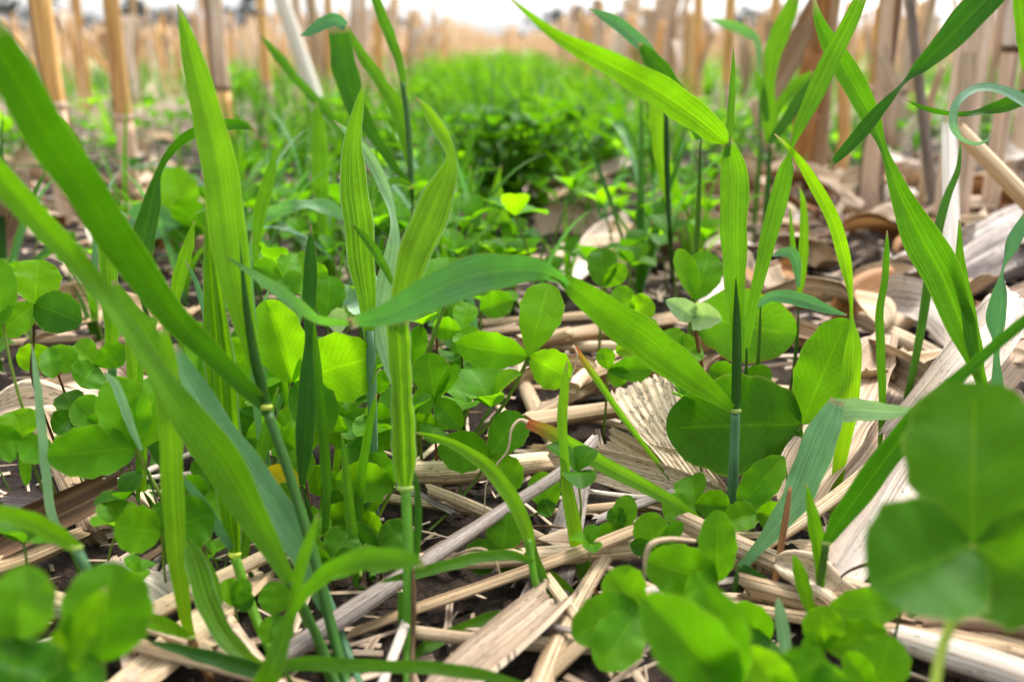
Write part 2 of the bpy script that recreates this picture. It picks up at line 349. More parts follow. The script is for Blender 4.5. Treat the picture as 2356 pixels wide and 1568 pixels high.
# a blade, a culm, a collar: rows handed to plant()
def Bl(mat, ctrl, fold=.22, wave=.05, roll=0., lab=None, **kw): return ('leaf_blade', mat, ctrl, dict(fold=fold, wave=wave, roll0=roll, **kw), lab)
def Cu(ctrl, mat='culm', name='culm'): return (name, mat, ctrl, None, None)
def Co(x, y, d, w, h=7): return ('collar', 'collar', [(x, y + h * .7, d - .0006, w * 1.12), (x, y, d - .0006, w * 1.3), (x, y - h * .7, d - .0006, w * 1.12)], None, None)
def Dn(x, y, d, w, mat='culm', dx=0., dy=.01): return ('down', mat, (x, y, d, w, dx, dy), None, None)
def plant(label, parts, name='grass_plant', cat='grass plant', group=None):
    ge = []
    for nm, mat, ctrl, kw, lab in parts:
        if nm == 'down':
            x, y, d, wd, dx, dy = ctrl; p, q = to_ground(x, y, d, dx, dy); r = wd * d / FPX / 2
            tt = np.linspace(0, 1, 7)[:, None]; pos = p * (1 - tt) + q * tt + np.sin(tt * pi) * np.array((.002, 0, 0))
            ge.append(('culm' if name == 'grass_plant' else 'stem', mat, tube(Geo(), pos, r * np.array((.25, .75, 1, 1, 1, 1, 1)), 8), None)); continue
        if kw is None: gg = tube_geo(ctrl, sides=10 if nm != 'collar' else 12, cap=nm != 'collar')
        else: gg = ribbon_geo(ctrl, seed=nxt(), **kw)
        ge.append((nm, mat, gg, lab))
    for q in ge:
        if q[0] not in ('leaf_blade', 'dry_thread'):
            vm = max(a[:, 1].max() for a in q[2].uv)
            for a in q[2].uv: a[:, 1] *= .9 / vm
    allv = np.concatenate([np.concatenate(q[2].v) for q in ge]); o = allv[np.argmin(allv[:, 2])].copy(); o[2] = 0
    t = thing(name, label, cat, tuple(o), group)
    for nm, mat, gg, lab in ge:
        c = link(nm, gg.mesh(nm, M[mat], o), t)
        if lab: c['label'] = lab
    return t
def prof(p=1.3, q=.55):
    pk = 1.0
    return lambda v: np.maximum(np.sin(pi * np.clip(v, 0, 1) ** p), 0) ** q + 1e-4
def clover(label, junc, leaves, stem=None, mat='cmid', smat='cstem', sw=7, name='clover_plant', group=None, dy=.02, dx=0.):
    """junc (x,y,d); leaves rows: dict or (tipx, tipy, dd, width[, roll, fold, bulge, mat, p, q])"""
    jx, jy, jd = junc; jd = min(dep(jx, jy, jd), g(jx, jy, .014)); ge = []
    for lf in leaves:
        tx, ty, dd, wd, roll, fold, bul, mt, p, q = tuple(lf) + (0., .18, .06, None, 1.3, .55)[len(lf) - 4:]
        a, b = P(jx, jy, jd), P(tx, ty, jd + dd); ln = np.linalg.norm(b - a)
        mx, my = (jx + tx) / 2, (jy + ty) / 2; md = jd + dd / 2 - bul * ln
        ctrl = [(jx, jy, jd, wd, roll), (mx, my - bul * 30, md, wd, roll), (tx, ty, jd + dd, wd, roll)]
        ge.append(('leaflet', mt or mat, ribbon_geo(ctrl, m=10, per=9, profile=prof(p, q), fold=fold, cup=.10, wave=.07, notch=(.06, .02, .10, .0)[nxt() % 4], crumple=.05 if wd > 140 else .025, seed=nxt()), None))
    r = sw * jd / FPX / 2
    if stem:
        pts = [(jx, jy, jd)] + list(stem); pos = [P(*s) for s in pts]
    else: pos = [P(jx, jy, jd)]
    lastp = pos[-1]
    if lastp[2] > .004: pos.append(np.array((lastp[0] + dx, lastp[1] + dy * lastp[2] / .05, -.004)))
    pos = np.array(pos); t = np.concatenate([[0], np.cumsum(np.linalg.norm(np.diff(pos, axis=0), axis=1) + 1e-6)])
    sp = spline(pos, t, np.linspace(0, t[-1], 6 * (len(pos) - 1) + 1)); ge.append(('stem', smat, tube(Geo(), sp, np.full(len(sp), r), 7), None))
    o = sp[np.argmin(sp[:, 2])].copy(); o[2] = 0
    th = thing(name, label, 'clover', tuple(o), group)
    for nm, mt, gg, _ in ge: link(nm, gg.mesh(nm, M[mt], o), th)
    return th
# ---------------------------------------------------------------- grass plants in the foreground
plant('grass plant whose broad upright blade reaches the top edge, left of centre', [
    Cu([(800, 1580, 0, 26), (762, 1440, .347, 26), (725, 1290, .351, 26), (662, 1080, .358, 24), (615, 945, .363, 23)]),
    Co(612, 936, .363, 24, 9),
    Cu([(614, 938, .3622, 24), (600, 880, .3620, 26), (584, 810, .361, 24), (566, 700, .360, 16), (552, 560, .359, 2)], 'deep', 'leaf_sheath'),
    Bl('bright', [(606, 905, .3625, 14), (585, 830, .3622, 30), (560, 730, .362, 52), (535, 620, .362, 76), (521, 500, .362, 84), (498, 350, .360, 76), (462, 210, .358, 62), (432, 90, .356, 36), (408, 8, .354, 3)], .28),
    Bl('deep', [(612, 937, .362, 26), (568, 893, .357, 40), (480, 808, .345, 52), (400, 728, .33, 64), (310, 610, .315, 80), (215, 465, .295, 90), (115, 320, .275, 96), (40, 190, .262, 98), (-60, 40, .25, 90)], .2),
])
plant('grass plant with a wide bent blade running from lower left centre to the left edge', [
    Cu([(778, 1582, 0, 26), (745, 1500, .342, 24), (700, 1400, .340, 22), (668, 1335, .338, 24)]),
    Bl('mid', [(690, 1380, .3385, 20), (660, 1325, .3375, 32), (600, 1220, .335, 58), (530, 1095, .33, 88), (450, 985, .323, 82, 10), (370, 875, .315, 66, 35), (265, 720, .305, 52, 45), (190, 620, .298, 52, 15), (100, 520, .288, 58), (0, 408, .278, 64), (-70, 340, .27, 60)], .25),
])
plant('blue green grass blade slanting down behind the wide bent blade, left of centre', [
    Cu([(805, 1500, 0, 22), (770, 1450, .365, 20), (735, 1380, .362, 18)]),
    Bl('blue', [(740, 1400, .361, 16), (700, 1285, .360, 52), (640, 1180, .362, 76), (575, 1080, .365, 68), (500, 975, .368, 60), (445, 880, .371, 50), (402, 790, .373, 8)], .18),
])
plant('grass plant with a pleated pale striped blade upright behind the broad tall blade', [
    Cu([(640, 1530, 0, 24), (600, 1450, .368, 24), (568, 1365, .372, 24), (541, 1280, .376, 24)], 'culmb'),
    Co(540, 1274, .376, 24),
    Bl('stripe', [(540, 1272, .376, 26), (532, 1190, .377, 46), (524, 1080, .378, 66), (514, 940, .380, 70), (502, 800, .382, 66), (488, 650, .384, 40), (476, 470, .386, 6)], .3, pleat=(.22, 9), m=24),
    Bl('blue', [(533, 1262, .3755, 12), (500, 1210, .372, 24), (460, 1150, .369, 24), (420, 1095, .366, 8)], .15),
])
plant('grass plant with one narrow vertical blade bending over to the left, left foreground', [
    Cu([(486, 1565, 0, 20), (462, 1520, .348, 20), (440, 1470, .350, 20)], 'rstem'),
    Co(438, 1463, .350, 20),
    Bl('bright', [(438, 1461, .350, 20), (424, 1400, .350, 30), (410, 1300, .350, 42), (400, 1180, .350, 48), (394, 1040, .350, 52), (388, 920, .350, 50), (383, 820, .350, 40), (379, 742, .350, 4)], .12),
    Bl('bright', [(395, 960, .352, 50), (375, 860, .352, 66), (325, 765, .352, 66), (285, 700, .352, 44), (262, 645, .352, 10)], .12),
    Bl('mid', [(438, 1463, .349, 12), (400, 1446, .342, 28), (350, 1428, .335, 36), (300, 1412, .330, 10)], .2),
])
plant('grass plant with a yellow collar behind the left diagonal blades', [
    Cu([(268, 1000, 0, 22), (262, 930, .50, 20), (257, 820, .49, 20)], 'blue'),
    Co(255, 815, .49, 24),
    Bl('stripe', [(255, 812, .49, 24), (258, 740, .488, 36), (250, 640, .485, 40), (242, 520, .482, 38), (222, 440, .480, 32), (200, 380, .478, 14, 55), (175, 335, .476, 24, 20), (140, 285, .474, 24), (92, 244, .472, 4)], .25),
])
plant('grass plant with a leaf arching over to the right behind the broad tall blade', [
    Dn(318, 640, .56, 16),
    Bl('deep', [(318, 640, .56, 30), (328, 560, .56, 52), (348, 470, .56, 40), (362, 400, .56, 20, 40), (392, 345, .56, 24, 45), (440, 306, .56, 30, 35), (500, 288, .56, 28, 25), (555, 287, .56, 22, 10), (592, 302, .56, 3)], .3),
])
plant('short bright grass blade standing just left of the pleated striped blade', [
    Dn(398, 705, .52, 14), Bl('bright', [(397, 720, .52, 18), (412, 640, .52, 30), (432, 570, .52, 26), (447, 508, .52, 3)], .2)])
plant('bright narrow grass blade standing right of the broad tall blade, tip bent upright', [
    Dn(592, 640, .60, 10), Bl('bright', [(592, 640, .60, 12), (588, 570, .60, 16), (598, 490, .60, 30), (618, 415, .60, 28), (628, 370, .60, 14), (630, 330, .60, 2)], .2)])
plant('grey green grass leaf lying almost level between two upright blades, left of centre', [
    Dn(790, 505, .66, 12, dx=.01), Bl('blue', [(792, 500, .66, 18), (750, 476, .66, 36, 20), (700, 472, .66, 30, 50), (650, 480, .66, 30, -20), (600, 500, .66, 34), (560, 530, .66, 10)], .2)])
plant('grass plant whose long arching leaf sweeps across the middle of the picture', [
    Cu([(1680, 1250, 0, 26), (1683, 1190, .446, 26), (1688, 1060, .444, 24), (1692, 948, .442, 22)], 'blue'),
    Co(1692, 945, .442, 22),
    Cu([(1693, 940, .4417, 22), (1695, 850, .441, 23), (1695, 740, .44, 18), (1693, 640, .439, 2)], 'deep', 'leaf_sheath'),
    Bl('bright', [(1698, 860, .4415, 14), (1694, 740, .441, 32), (1690, 620, .44, 52), (1688, 480, .438, 64), (1690, 400, .437, 62), (1680, 350, .436, 40), (1672, 318, .4355, 16)], .25),
    Bl('bright', [(1673, 330, .434, 10), (1650, 308, .42, 46), (1610, 275, .40, 62), (1540, 225, .375, 72), (1450, 172, .35, 64), (1350, 120, .335, 44), (1265, 72, .325, 24), (1168, -8, .32, 5)], .2),
    Bl('mid', [(1672, 360, .4365, 14), (1680, 280, .436, 18), (1686, 180, .436, 12), (1688, 110, .436, 2)], .3),
    Bl('mid', [(1690, 944, .441, 18), (1640, 905, .432, 42), (1570, 850, .418, 76), (1480, 780, .40, 88), (1400, 722, .385, 78), (1330, 668, .372, 52), (1290, 644, .366, 34, 40), (1268, 632, .362, 12, 60)], .18, lab='bright right half of the arching leaf'),
    Bl('glauc', [(1308, 655, .3672, 14, -30), (1286, 640, .3645, 30, -40), (1240, 622, .355, 50, -20), (1150, 622, .345, 84, -15), (1060, 642, .337, 92, -12), (970, 684, .332, 78, -12), (880, 725, .332, 50, -15), (800, 741, .335, 22, -35)], .12, lab='grey green left half of the arching leaf'),
    Bl('glauc', [(810, 742, .335, 18, -40), (740, 735, .34, 26, -40), (690, 705, .345, 32, -20), (620, 655, .352, 26), (570, 622, .357, 14), (520, 590, .362, 3)], .15),
])
plant('straight narrow grass blade right of the thick culm, crossing a wider blade near the top', [
    Dn(1718, 800, .455, 13), Bl('mid', [(1718, 800, .455, 14), (1732, 700, .453, 24), (1752, 615, .451, 30), (1782, 495, .449, 42), (1806, 400, .447, 36), (1819, 345, .446, 12, 45), (1842, 285, .445, 28), (1880, 205, .443, 42), (1920, 120, .44, 42), (1960, 40, .436, 34), (1992, -30, .433, 24)], .2)])
plant('wide sharp grass blade at right with a kinked edge, tip leaning left to the top', [
    Dn(2275, 930, .47, 20), Bl('mid', [(2275, 930, .47, 22), (2248, 850, .468, 30), (2215, 755, .466, 62), (2170, 640, .463, 84), (2120, 545, .46, 82), (2068, 440, .457, 44), (2032, 345, .455, 20, 35), (2002, 265, .454, 44), (1965, 195, .453, 52), (1922, 120, .452, 46), (1886, 50, .451, 24), (1870, -10, .45, 5)], .3),
    Bl('mid', [(2262, 900, .466, 16), (2242, 800, .464, 34), (2225, 700, .463, 30), (2210, 610, .462, 22), (2207, 505, .461, 3)], .2)])
plant('grass leaf hanging in from the top right corner, tip pointing down left', [
    Cu([(2500, 1250, 0, 20), (2480, 700, .43, 18), (2420, 100, .41, 14), (2360, -90, .405, 12)]),
    Bl('deep', [(2362, -88, .405, 30), (2300, -30, .408, 56), (2240, 28, .41, 70), (2180, 92, .413, 58), (2125, 148, .416, 36), (2082, 190, .418, 16, 60), (2040, 235, .42, 22, 10), (1995, 288, .422, 32), (1940, 350, .424, 24), (1902, 390, .426, 3)], .2)])
plant('bluish grass leaf with its tip curled into a hook at the right edge', [
    Cu([(2470, 1180, 0, 18), (2450, 800, .45, 16), (2420, 300, .43, 12)]),
    Bl('pale', [(2425, 290, .43, 26, 35), (2360, 238, .43, 34, 40), (2300, 208, .43, 28, 45), (2245, 206, .43, 24, 45), (2205, 235, .43, 22, 30), (2194, 280, .43, 20, 20), (2210, 315, .432, 16, 45), (2245, 329, .434, 14, 50), (2270, 322, .435, 9, 40), (2281, 307, .436, 3)], .3),
    Bl('deep', [(2430, 180, .45, 34), (2360, 222, .45, 36), (2300, 245, .45, 30), (2240, 261, .45, 14, 30), (2180, 260, .45, 12, -30), (2125, 248, .45, 10), (2085, 231, .45, 2)], .2)])
plant('slim straight grass stem leaning right beside the wide sharp blade', [
    Cu([(2056, 1030, 0, 12), (2070, 980, .53, 14), (2095, 880, .525, 16), (2122, 740, .52, 20), (2140, 620, .515, 22), (2160, 520, .512, 22), (2180, 450, .51, 18), (2204, 390, .508, 12), (2210, 330, .506, 3)], 'culmb')])
plant('grass blade upright at the far right edge of the top', [
    Cu([(2440, 1100, 0, 18), (2400, 500, .45, 16), (2362, 180, .44, 10)]), Bl('mid', [(2372, 200, .44, 14), (2354, 110, .438, 22), (2344, 0, .436, 26), (2335, -60, .434, 22)])])
plant('blue grey twisted grass leaf over the pale husk at the right edge', [
    Dn(2292, 905, .49, 22, 'blue'), Bl('blue', [(2294, 900, .49, 30), (2292, 800, .488, 14, 20), (2292, 735, .487, 42), (2298, 680, .486, 34), (2306, 620, .485, 10, 60), (2330, 560, .484, 30), (2370, 490, .482, 26)], .25)])
plant('broad grass blade slanting up to the right edge over the dry husks', [
    Cu([(1862, 1430, 0, 16), (1878, 1385, .375, 16), (1890, 1320, .372, 17), (1900, 1252, .368, 18)]),
    Co(1901, 1248, .368, 18),
    Bl('deep', [(1900, 1248, .368, 20), (1945, 1180, .36, 48), (2015, 1085, .35, 58), (2095, 980, .34, 52), (2175, 895, .332, 34), (2250, 830, .325, 26), (2330, 760, .318, 28), (2420, 690, .31, 24)], .2),
    Bl('mid', [(1888, 1350, .372, 16), (1887, 1280, .371, 30), (1872, 1195, .37, 30), (1855, 1112, .369, 3)], .2)])
plant('slender grass blade with a pinched twist, standing left of the brown husk fragment', [
    Dn(1912, 1200, .46, 12), Bl('bright', [(1914, 1195, .46, 14), (1930, 1080, .458, 28), (1950, 950, .456, 40), (1963, 810, .454, 40), (1958, 730, .453, 14, 50), (1955, 670, .452, 16, 35), (1942, 590, .45, 30), (1914, 500, .448, 30), (1866, 410, .446, 26), (1826, 352, .444, 14), (1782, 308, .442, 3)], .22)])
plant('thin wavy dark grass blade in front of the brown husk fragment', [
    Dn(2024, 1030, .50, 9), Bl('mid', [(2024, 1030, .50, 9), (2030, 930, .50, 16), (2026, 800, .498, 20), (2024, 720, .497, 18), (2036, 640, .496, 15), (2040, 580, .495, 13), (2041, 530, .494, 2)], .2, wave=.15)])
plant('grey green folded grass leaf with its tip bent level to the right, right foreground', [
    Cu([(1690, 1365, 0, 18), (1697, 1335, .395, 18), (1706, 1300, .394, 20)]),
    Bl('blue', [(1704, 1305, .394, 20), (1738, 1268, .395, 26), (1790, 1205, .398, 48), (1835, 1140, .402, 68), (1868, 1060, .406, 76), (1898, 985, .410, 70), (1928, 920, .414, 30)], .16),
    Bl('pale', [(1922, 945, .414, 56), (1970, 942, .413, 52), (2030, 946, .411, 40), (2080, 946, .409, 24), (2126, 940, .407, 3)], .16),
    Bl('deep', [(1706, 1302, .393, 16), (1735, 1328, .390, 34), (1775, 1358, .386, 32), (1815, 1384, .382, 16), (1832, 1394, .38, 3)], .2)])
plant('narrow upright grass blade beside the striped straw, tip just left of the hooked dry tip', [
    Dn(1358, 1395, .40, 14), Bl('bright', [(1358, 1395, .40, 14), (1346, 1330, .402, 28), (1328, 1245, .404, 36), (1308, 1140, .406, 30), (1297, 1040, .408, 20), (1294, 950, .41, 24), (1300, 880, .411, 18), (1304, 830, .412, 2)], .2)])
plant('grass leaf with a chewed red tip and a drooping dry thread, pointing up left', [
    Dn(1618, 1204, .435, 14), Bl('rust', [(1618, 1204, .435, 16), (1585, 1180, .432, 24), (1510, 1132, .428, 30), (1420, 1085, .424, 36), (1335, 1038, .42, 38), (1270, 998, .417, 34), (1212, 972, .414, 22)], .25),
    Cu([(1214, 972, .414, 12), (1196, 966, .414, 8), (1178, 985, .412, 6), (1168, 1035, .411, 5), (1140, 1072, .411, 4), (1120, 1110, .411, 3), (1114, 1178, .411, 2)], 'cream', 'dry_thread')])
plant('thin grass leaf with a broken dry tip slanting down right, above the fan shaped husk', [
    Dn(1606, 1178, .47, 8), Bl('rust', [(1606, 1178, .47, 8), (1530, 1085, .466, 10), (1450, 982, .462, 13), (1400, 912, .46, 15), (1358, 850, .458, 16), (1320, 798, .456, 12)], .3),
    Cu([(1320, 800, .456, 8), (1318, 794, .456, 6), (1328, 815, .455, 5), (1322, 845, .455, 4), (1310, 882, .455, 3)], 'cream', 'dry_thread')])
plant('grass plant with three slim leaves arching left, lower centre', [
    Cu([(1292, 1505, 0, 17), (1272, 1462, .371, 17), (1250, 1416, .375, 15)], 'culmb'),
    Co(1249, 1411, .375, 15, 5),
    Cu([(1249, 1412, .375, 14), (1238, 1370, .377, 16), (1226, 1310, .379, 18), (1216, 1240, .381, 20)], 'culmb', 'leaf_sheath'),
    Bl('bright', [(1222, 1290, .380, 16), (1212, 1220, .381, 30), (1180, 1150, .384, 36), (1130, 1082, .387, 34), (1060, 1030, .39, 24), (1000, 1006, .393, 16), (955, 994, .395, 3)], .25),
    Bl('mid', [(1247, 1413, .3745, 10), (1200, 1410, .37, 20), (1130, 1420, .366, 26), (1050, 1450, .362, 24), (990, 1482, .359, 30), (940, 1516, .356, 8)], .25),
    Bl('mid', [(1228, 1292, .3785, 10), (1180, 1277, .373, 22), (1120, 1278, .368, 26), (1050, 1294, .363, 26), (950, 1320, .357, 22), (868, 1339, .352, 3)], .25)])
plant('pair of short grass blades crossing the cracked broad stalk, lower centre', [
    Dn(1352, 1412, .385, 9), Bl('bright', [(1352, 1410, .385, 10), (1310, 1365, .386, 28), (1275, 1330, .387, 26), (1248, 1306, .388, 4)], .2),
    Bl('mid', [(1330, 1445, .376, 9), (1295, 1392, .378, 18), (1258, 1345, .38, 22), (1235, 1290, .382, 20), (1225, 1250, .384, 14), (1221, 1205, .385, 2)], .2), Dn(1330, 1445, .376, 9)])
plant('thick upright grass culm at the centre bottom with a broad striped sheath above its collar', [
    Cu([(938, 1600, 0, 24), (940, 1480, .35, 26), (940, 1370, .353, 26), (938, 1250, .357, 24), (934, 1130, .362, 25)], 'culmb'),
    Co(932, 1122, .362, 32, 8),
    Cu([(946, 1600, .3445, 8), (950, 1480, .3465, 10), (952, 1380, .3495, 12), (950, 1290, .354, 5)], 'rstem', 'dry_sheath'),
    Bl('stripe', [(932, 1122, .3615, 28), (930, 1070, .362, 52), (928, 990, .363, 55), (924, 900, .364, 48), (918, 800, .366, 54), (914, 735, .367, 50)], .3, pleat=(.12, 8), m=20),
    Bl('stripe', [(914, 760, .3672, 44), (936, 640, .370, 64), (968, 550, .373, 80), (1004, 465, .376, 76), (1028, 405, .378, 50), (1036, 365, .379, 28, 30), (1026, 325, .38, 28, 15), (1003, 285, .381, 30), (978, 248, .382, 18), (957, 224, .383, 2)], .25),
    Bl('deep', [(956, 1290, .365, 16), (962, 1200, .366, 18), (960, 1130, .367, 14), (950, 1070, .368, 4)], .2),
    Bl('mid', [(935, 1510, .352, 8), (925, 1430, .353, 18), (921, 1370, .354, 10), (920, 1350, .354, 2)], .2)])
plant('grass plant with an upright purple tipped blade beside a pale twisted one, centre left', [
    Cu([(862, 1230, 0, 24), (858, 1000, .43, 22), (852, 760, .425, 24)], 'blue'),
    Bl('stripe', [(852, 800, .4248, 22), (846, 710, .424, 38), (832, 600, .423, 62), (823, 500, .422, 68), (812, 410, .421, 62), (812, 330, .42, 42), (824, 250, .419, 24), (840, 186, .418, 2)], .25),
    Bl('pale', [(914, 900, .43, 12), (893, 830, .43, 32), (878, 750, .43, 50), (888, 665, .43, 52), (904, 580, .43, 36), (903, 500, .43, 20, 40), (880, 420, .43, 28), (845, 355, .43, 26), (800, 305, .43, 16), (768, 278, .43, 2)], .3),
    Bl('mid', [(912, 668, .42, 8), (890, 625, .419, 16), (860, 572, .418, 22), (832, 538, .417, 14), (808, 514, .416, 2)], .2)])
plant('dark narrow upright blade in front of the big yellow green clover leaflets', [
    Dn(695, 1115, .40, 12), Bl('deep', [(695, 1115, .40, 12), (698, 1050, .40, 34), (704, 960, .40, 44), (706, 880, .40, 36), (710, 780, .40, 18), (712, 690, .40, 32), (714, 600, .40, 28), (716, 518, .40, 2)], .3)])
plant('tall dark grass culm whose top leaf is folded over to the left, centre top', [
    Cu([(952, 650, 0, 13), (951, 560, .66, 13), (948, 435, .655, 12)], 'deep'), Co(948, 430, .655, 14, 5),
    Cu([(947, 428, .654, 12), (943, 350, .653, 14), (936, 260, .652, 14), (926, 190, .651, 12)], 'culm', 'leaf_sheath'),
    Bl('mid', [(930, 215, .651, 12), (920, 150, .65, 18), (898, 85, .649, 25), (876, 30, .648, 24), (858, -20, .647, 18)], .2),
    Bl('deep', [(946, 425, .652, 8), (905, 380, .645, 18), (862, 315, .64, 26), (822, 250, .635, 46), (796, 170, .63, 58), (784, 105, .627, 52), (778, 62, .624, 44)], .2),
    Bl('blue', [(795, 62, .624, 22), (770, 46, .622, 30), (740, 56, .62, 28), (712, 74, .618, 18), (690, 83, .616, 2)], .2),
    Bl('mid', [(945, 400, .655, 8), (938, 345, .657, 26), (912, 250, .66, 32), (870, 180, .664, 28), (838, 135, .668, 26), (815, 95, .67, 16), (800, 60, .672, 4)], .2),
    Bl('bright', [(948, 428, .65, 8), (985, 432, .64, 16), (1010, 440, .635, 12), (1030, 455, .63, 3)], .2),
    Bl('mid', [(944, 425, .65, 8), (915, 415, .643, 16), (885, 425, .637, 14), (870, 440, .632, 4)], .2)])
plant('grass leaf slanting across the pale leaning stalk, left of the folded top leaf', [
    Dn(800, 330, .85, 12), Bl('mid', [(800, 330, .85, 10), (768, 275, .85, 20), (722, 225, .85, 22), (680, 180, .85, 20), (640, 130, .85, 22), (598, 80, .85, 3)], .2)])
plant('upright bright grass blade under the pale leaning stalk', [
    Dn(742, 550, .78, 14), Bl('bright', [(742, 550, .78, 16), (739, 450, .78, 34), (736, 350, .78, 40), (732, 280, .78, 26), (728, 235, .78, 3)], .2)])
plant('grass blade slanting in from the bottom edge with its tip over the blue green blade', [
    Bl('bright', [(600, 1600, .30, 60), (628, 1530, .30, 52), (652, 1465, .303, 38), (675, 1390, .305, 24), (690, 1310, .305, 28), (712, 1240, .305, 24), (732, 1180, .305, 3)], .25), Dn(600, 1600, .30, 18, dy=.004),
    Bl('mid', [(664, 1420, .303, 14), (705, 1360, .30, 30), (760, 1312, .296, 40), (830, 1287, .291, 52), (900, 1285, .286, 50), (950, 1290, .282, 36), (978, 1300, .28, 8)], .15)])
plant('pale margined striped grass leaf curving down right from a reddish tip, lower left', [
    Dn(625, 1545, .335, 14), Bl('stripe', [(625, 1545, .335, 18), (564, 1512, .338, 38), (508, 1448, .342, 46), (472, 1370, .346, 50), (450, 1295, .35, 44), (432, 1250, .352, 18), (414, 1227, .354, 4)], .35, m=10),
    Bl('rust', [(510, 1390, .35, 8), (497, 1345, .352, 18), (478, 1300, .354, 18), (455, 1268, .356, 16), (425, 1238, .358, 10), (412, 1224, .359, 3)], .3)])
plant('long dark grass leaf lying along the bottom edge, left half', [
    Dn(655, 1550, .322, 12), Bl('deep', [(655, 1552, .322, 16), (600, 1545, .319, 36), (530, 1525, .316, 36), (450, 1503, .313, 30), (390, 1487, .311, 20), (336, 1473, .309, 4)], .25)])
plant('flat grass leaf lying along the bottom edge towards the centre', [
    Dn(645, 1530, .318, 12), Bl('mid', [(645, 1532, .318, 24), (720, 1525, .317, 34), (800, 1530, .316, 32), (900, 1532, .315, 28), (1000, 1536, .314, 30), (1100, 1550, .313, 28), (1180, 1568, .312, 18), (1240, 1590, .311, 4)], .2)])
plant('thin pale grass blade standing alone in front of the left clover leaves', [
    Dn(140, 1222, .375, 8), Bl('pale', [(136, 1220, .375, 14), (118, 1180, .375, 20), (106, 1090, .375, 20), (96, 985, .375, 20), (84, 870, .375, 14), (73, 790, .375, 2)], .3)])
plant('blurred grass stem with a leaf entering from the left edge, lower left', [
    Cu([(232, 1420, 0, 24), (208, 1325, .30, 24), (178, 1264, .298, 24)], 'blue'), Co(174, 1258, .298, 26),
    Bl('bright', [(176, 1260, .297, 24), (140, 1235, .294, 38), (80, 1202, .288, 42), (0, 1178, .28, 36), (-60, 1165, .274, 24)], .25)])
plant('short dark grass blade just right of the large upright left clover leaflet', [
    Dn(395, 1100, .40, 10), Bl('deep', [(395, 1100, .40, 14), (362, 1035, .398, 34), (330, 975, .396, 30), (312, 935, .395, 18), (300, 908, .394, 3)], .25)])
plant('narrow pale folded clover leaflet edge over the large upright left clover leaflet', [
    Dn(330, 1050, .375, 7), Bl('pale', [(325, 1035, .372, 8), (300, 975, .37, 18), (282, 925, .369, 20), (264, 882, .368, 18), (240, 857, .367, 8)], .3)])  # folded edge of a clover leaflet, modelled as a thin grass blade
plant('dark grass leaf with a long shadowy back hanging above the right culm, top right', [
    Dn(1612, 320, .60, 14), Bl('deep', [(1610, 320, .60, 18), (1570, 235, .597, 30), (1530, 180, .595, 48), (1500, 140, .594, 42), (1470, 100, .593, 10)], .2),
    Bl('blue', [(1600, 290, .60, 10), (1545, 190, .60, 20), (1500, 128, .60, 26), (1455, 82, .60, 32), (1405, 45, .60, 26), (1355, 20, .60, 3)], .25)])
plant('dark thin grass culm with a bright upright leaf, behind the arching top leaf', [
    Cu([(1548, 640, 0, 12), (1543, 560, .68, 12), (1536, 430, .675, 13), (1533, 290, .67, 13), (1532, 240, .668, 6)], 'deep'),
    Bl('bright', [(1536, 470, .676, 8), (1526, 400, .676, 26), (1516, 320, .676, 34), (1508, 250, .676, 30), (1500, 200, .676, 6)], .2)])
plant('small grass seedling with two upright leaves left of the grey green folded leaf', [
    Dn(1838, 700, .56, 9), Bl('bright', [(1836, 700, .56, 10), (1846, 610, .56, 22), (1850, 540, .56, 20), (1848, 470, .56, 14), (1840, 430, .56, 3)], .2),
    Bl('mid', [(1834, 640, .562, 8), (1824, 560, .562, 12), (1818, 480, .562, 3)], .2), Bl('blue', [(1838, 660, .555, 8), (1828, 590, .552, 26), (1805, 580, .55, 22), (1778, 588, .548, 5)], .2)])
plant('level grey green grass leaf pointing at the pinched blade from the orange rimmed clover', [
    Dn(1750, 700, .49, 10), Bl('blue', [(1740, 705, .49, 10), (1775, 682, .487, 24), (1820, 684, .484, 32), (1870, 698, .481, 30), (1915, 715, .478, 16), (1948, 724, .476, 4)], .2)])
plant('slim blade tip rising from the front clover patch beside the red brown stem', [
    Dn(1868, 1420, .36, 12), Bl('bright', [(1870, 1420, .36, 16), (1852, 1360, .36, 32), (1838, 1310, .36, 28), (1825, 1274, .36, 6)], .15)])
plant('pale blunt blade tip standing in the front clover patch', [
    Dn(1815, 1540, .335, 12), Bl('pale', [(1815, 1540, .335, 20), (1803, 1460, .335, 30), (1795, 1410, .335, 26), (1790, 1374, .335, 8)], .15)])
plant('blurred bright grass blade crossing the front left clover leaf', [
    Bl('bright', [(70, 1640, .255, 70), (130, 1530, .255, 92), (185, 1440, .255, 76), (225, 1380, .255, 44), (245, 1350, .255, 6)], .1), Dn(70, 1640, .255, 20, dy=.004)])
plant('clump of blurred upright grass in front of the brown leaning husk, top right', [
    Dn(1772, 330, .80, 16), Bl('bright', [(1772, 330, .80, 22), (1768, 250, .80, 34), (1770, 180, .80, 28), (1782, 110, .80, 42), (1806, 50, .80, 40), (1830, -10, .80, 24)], .2),
    Bl('mid', [(1770, 300, .81, 14), (1795, 240, .81, 22), (1840, 190, .81, 26), (1872, 165, .81, 5)], .2), Bl('deep', [(1768, 330, .79, 12), (1800, 290, .79, 24), (1840, 230, .79, 30), (1876, 175, .79, 10)], .2),
    Bl('mid', [(1765, 280, .8, 12), (1755, 220, .8, 20), (1740, 160, .8, 6)], .2)])
plant('blurred dark leaf pointing left above the right stubble', [
    Dn(1750, 300, .95, 12), Bl('blue', [(1748, 180, .95, 8), (1742, 100, .95, 18, 30), (1715, 72, .95, 22), (1680, 58, .95, 22), (1634, 44, .95, 3)], .2), Cu([(1750, 300, .95, 10), (1748, 170, .95, 8)])])
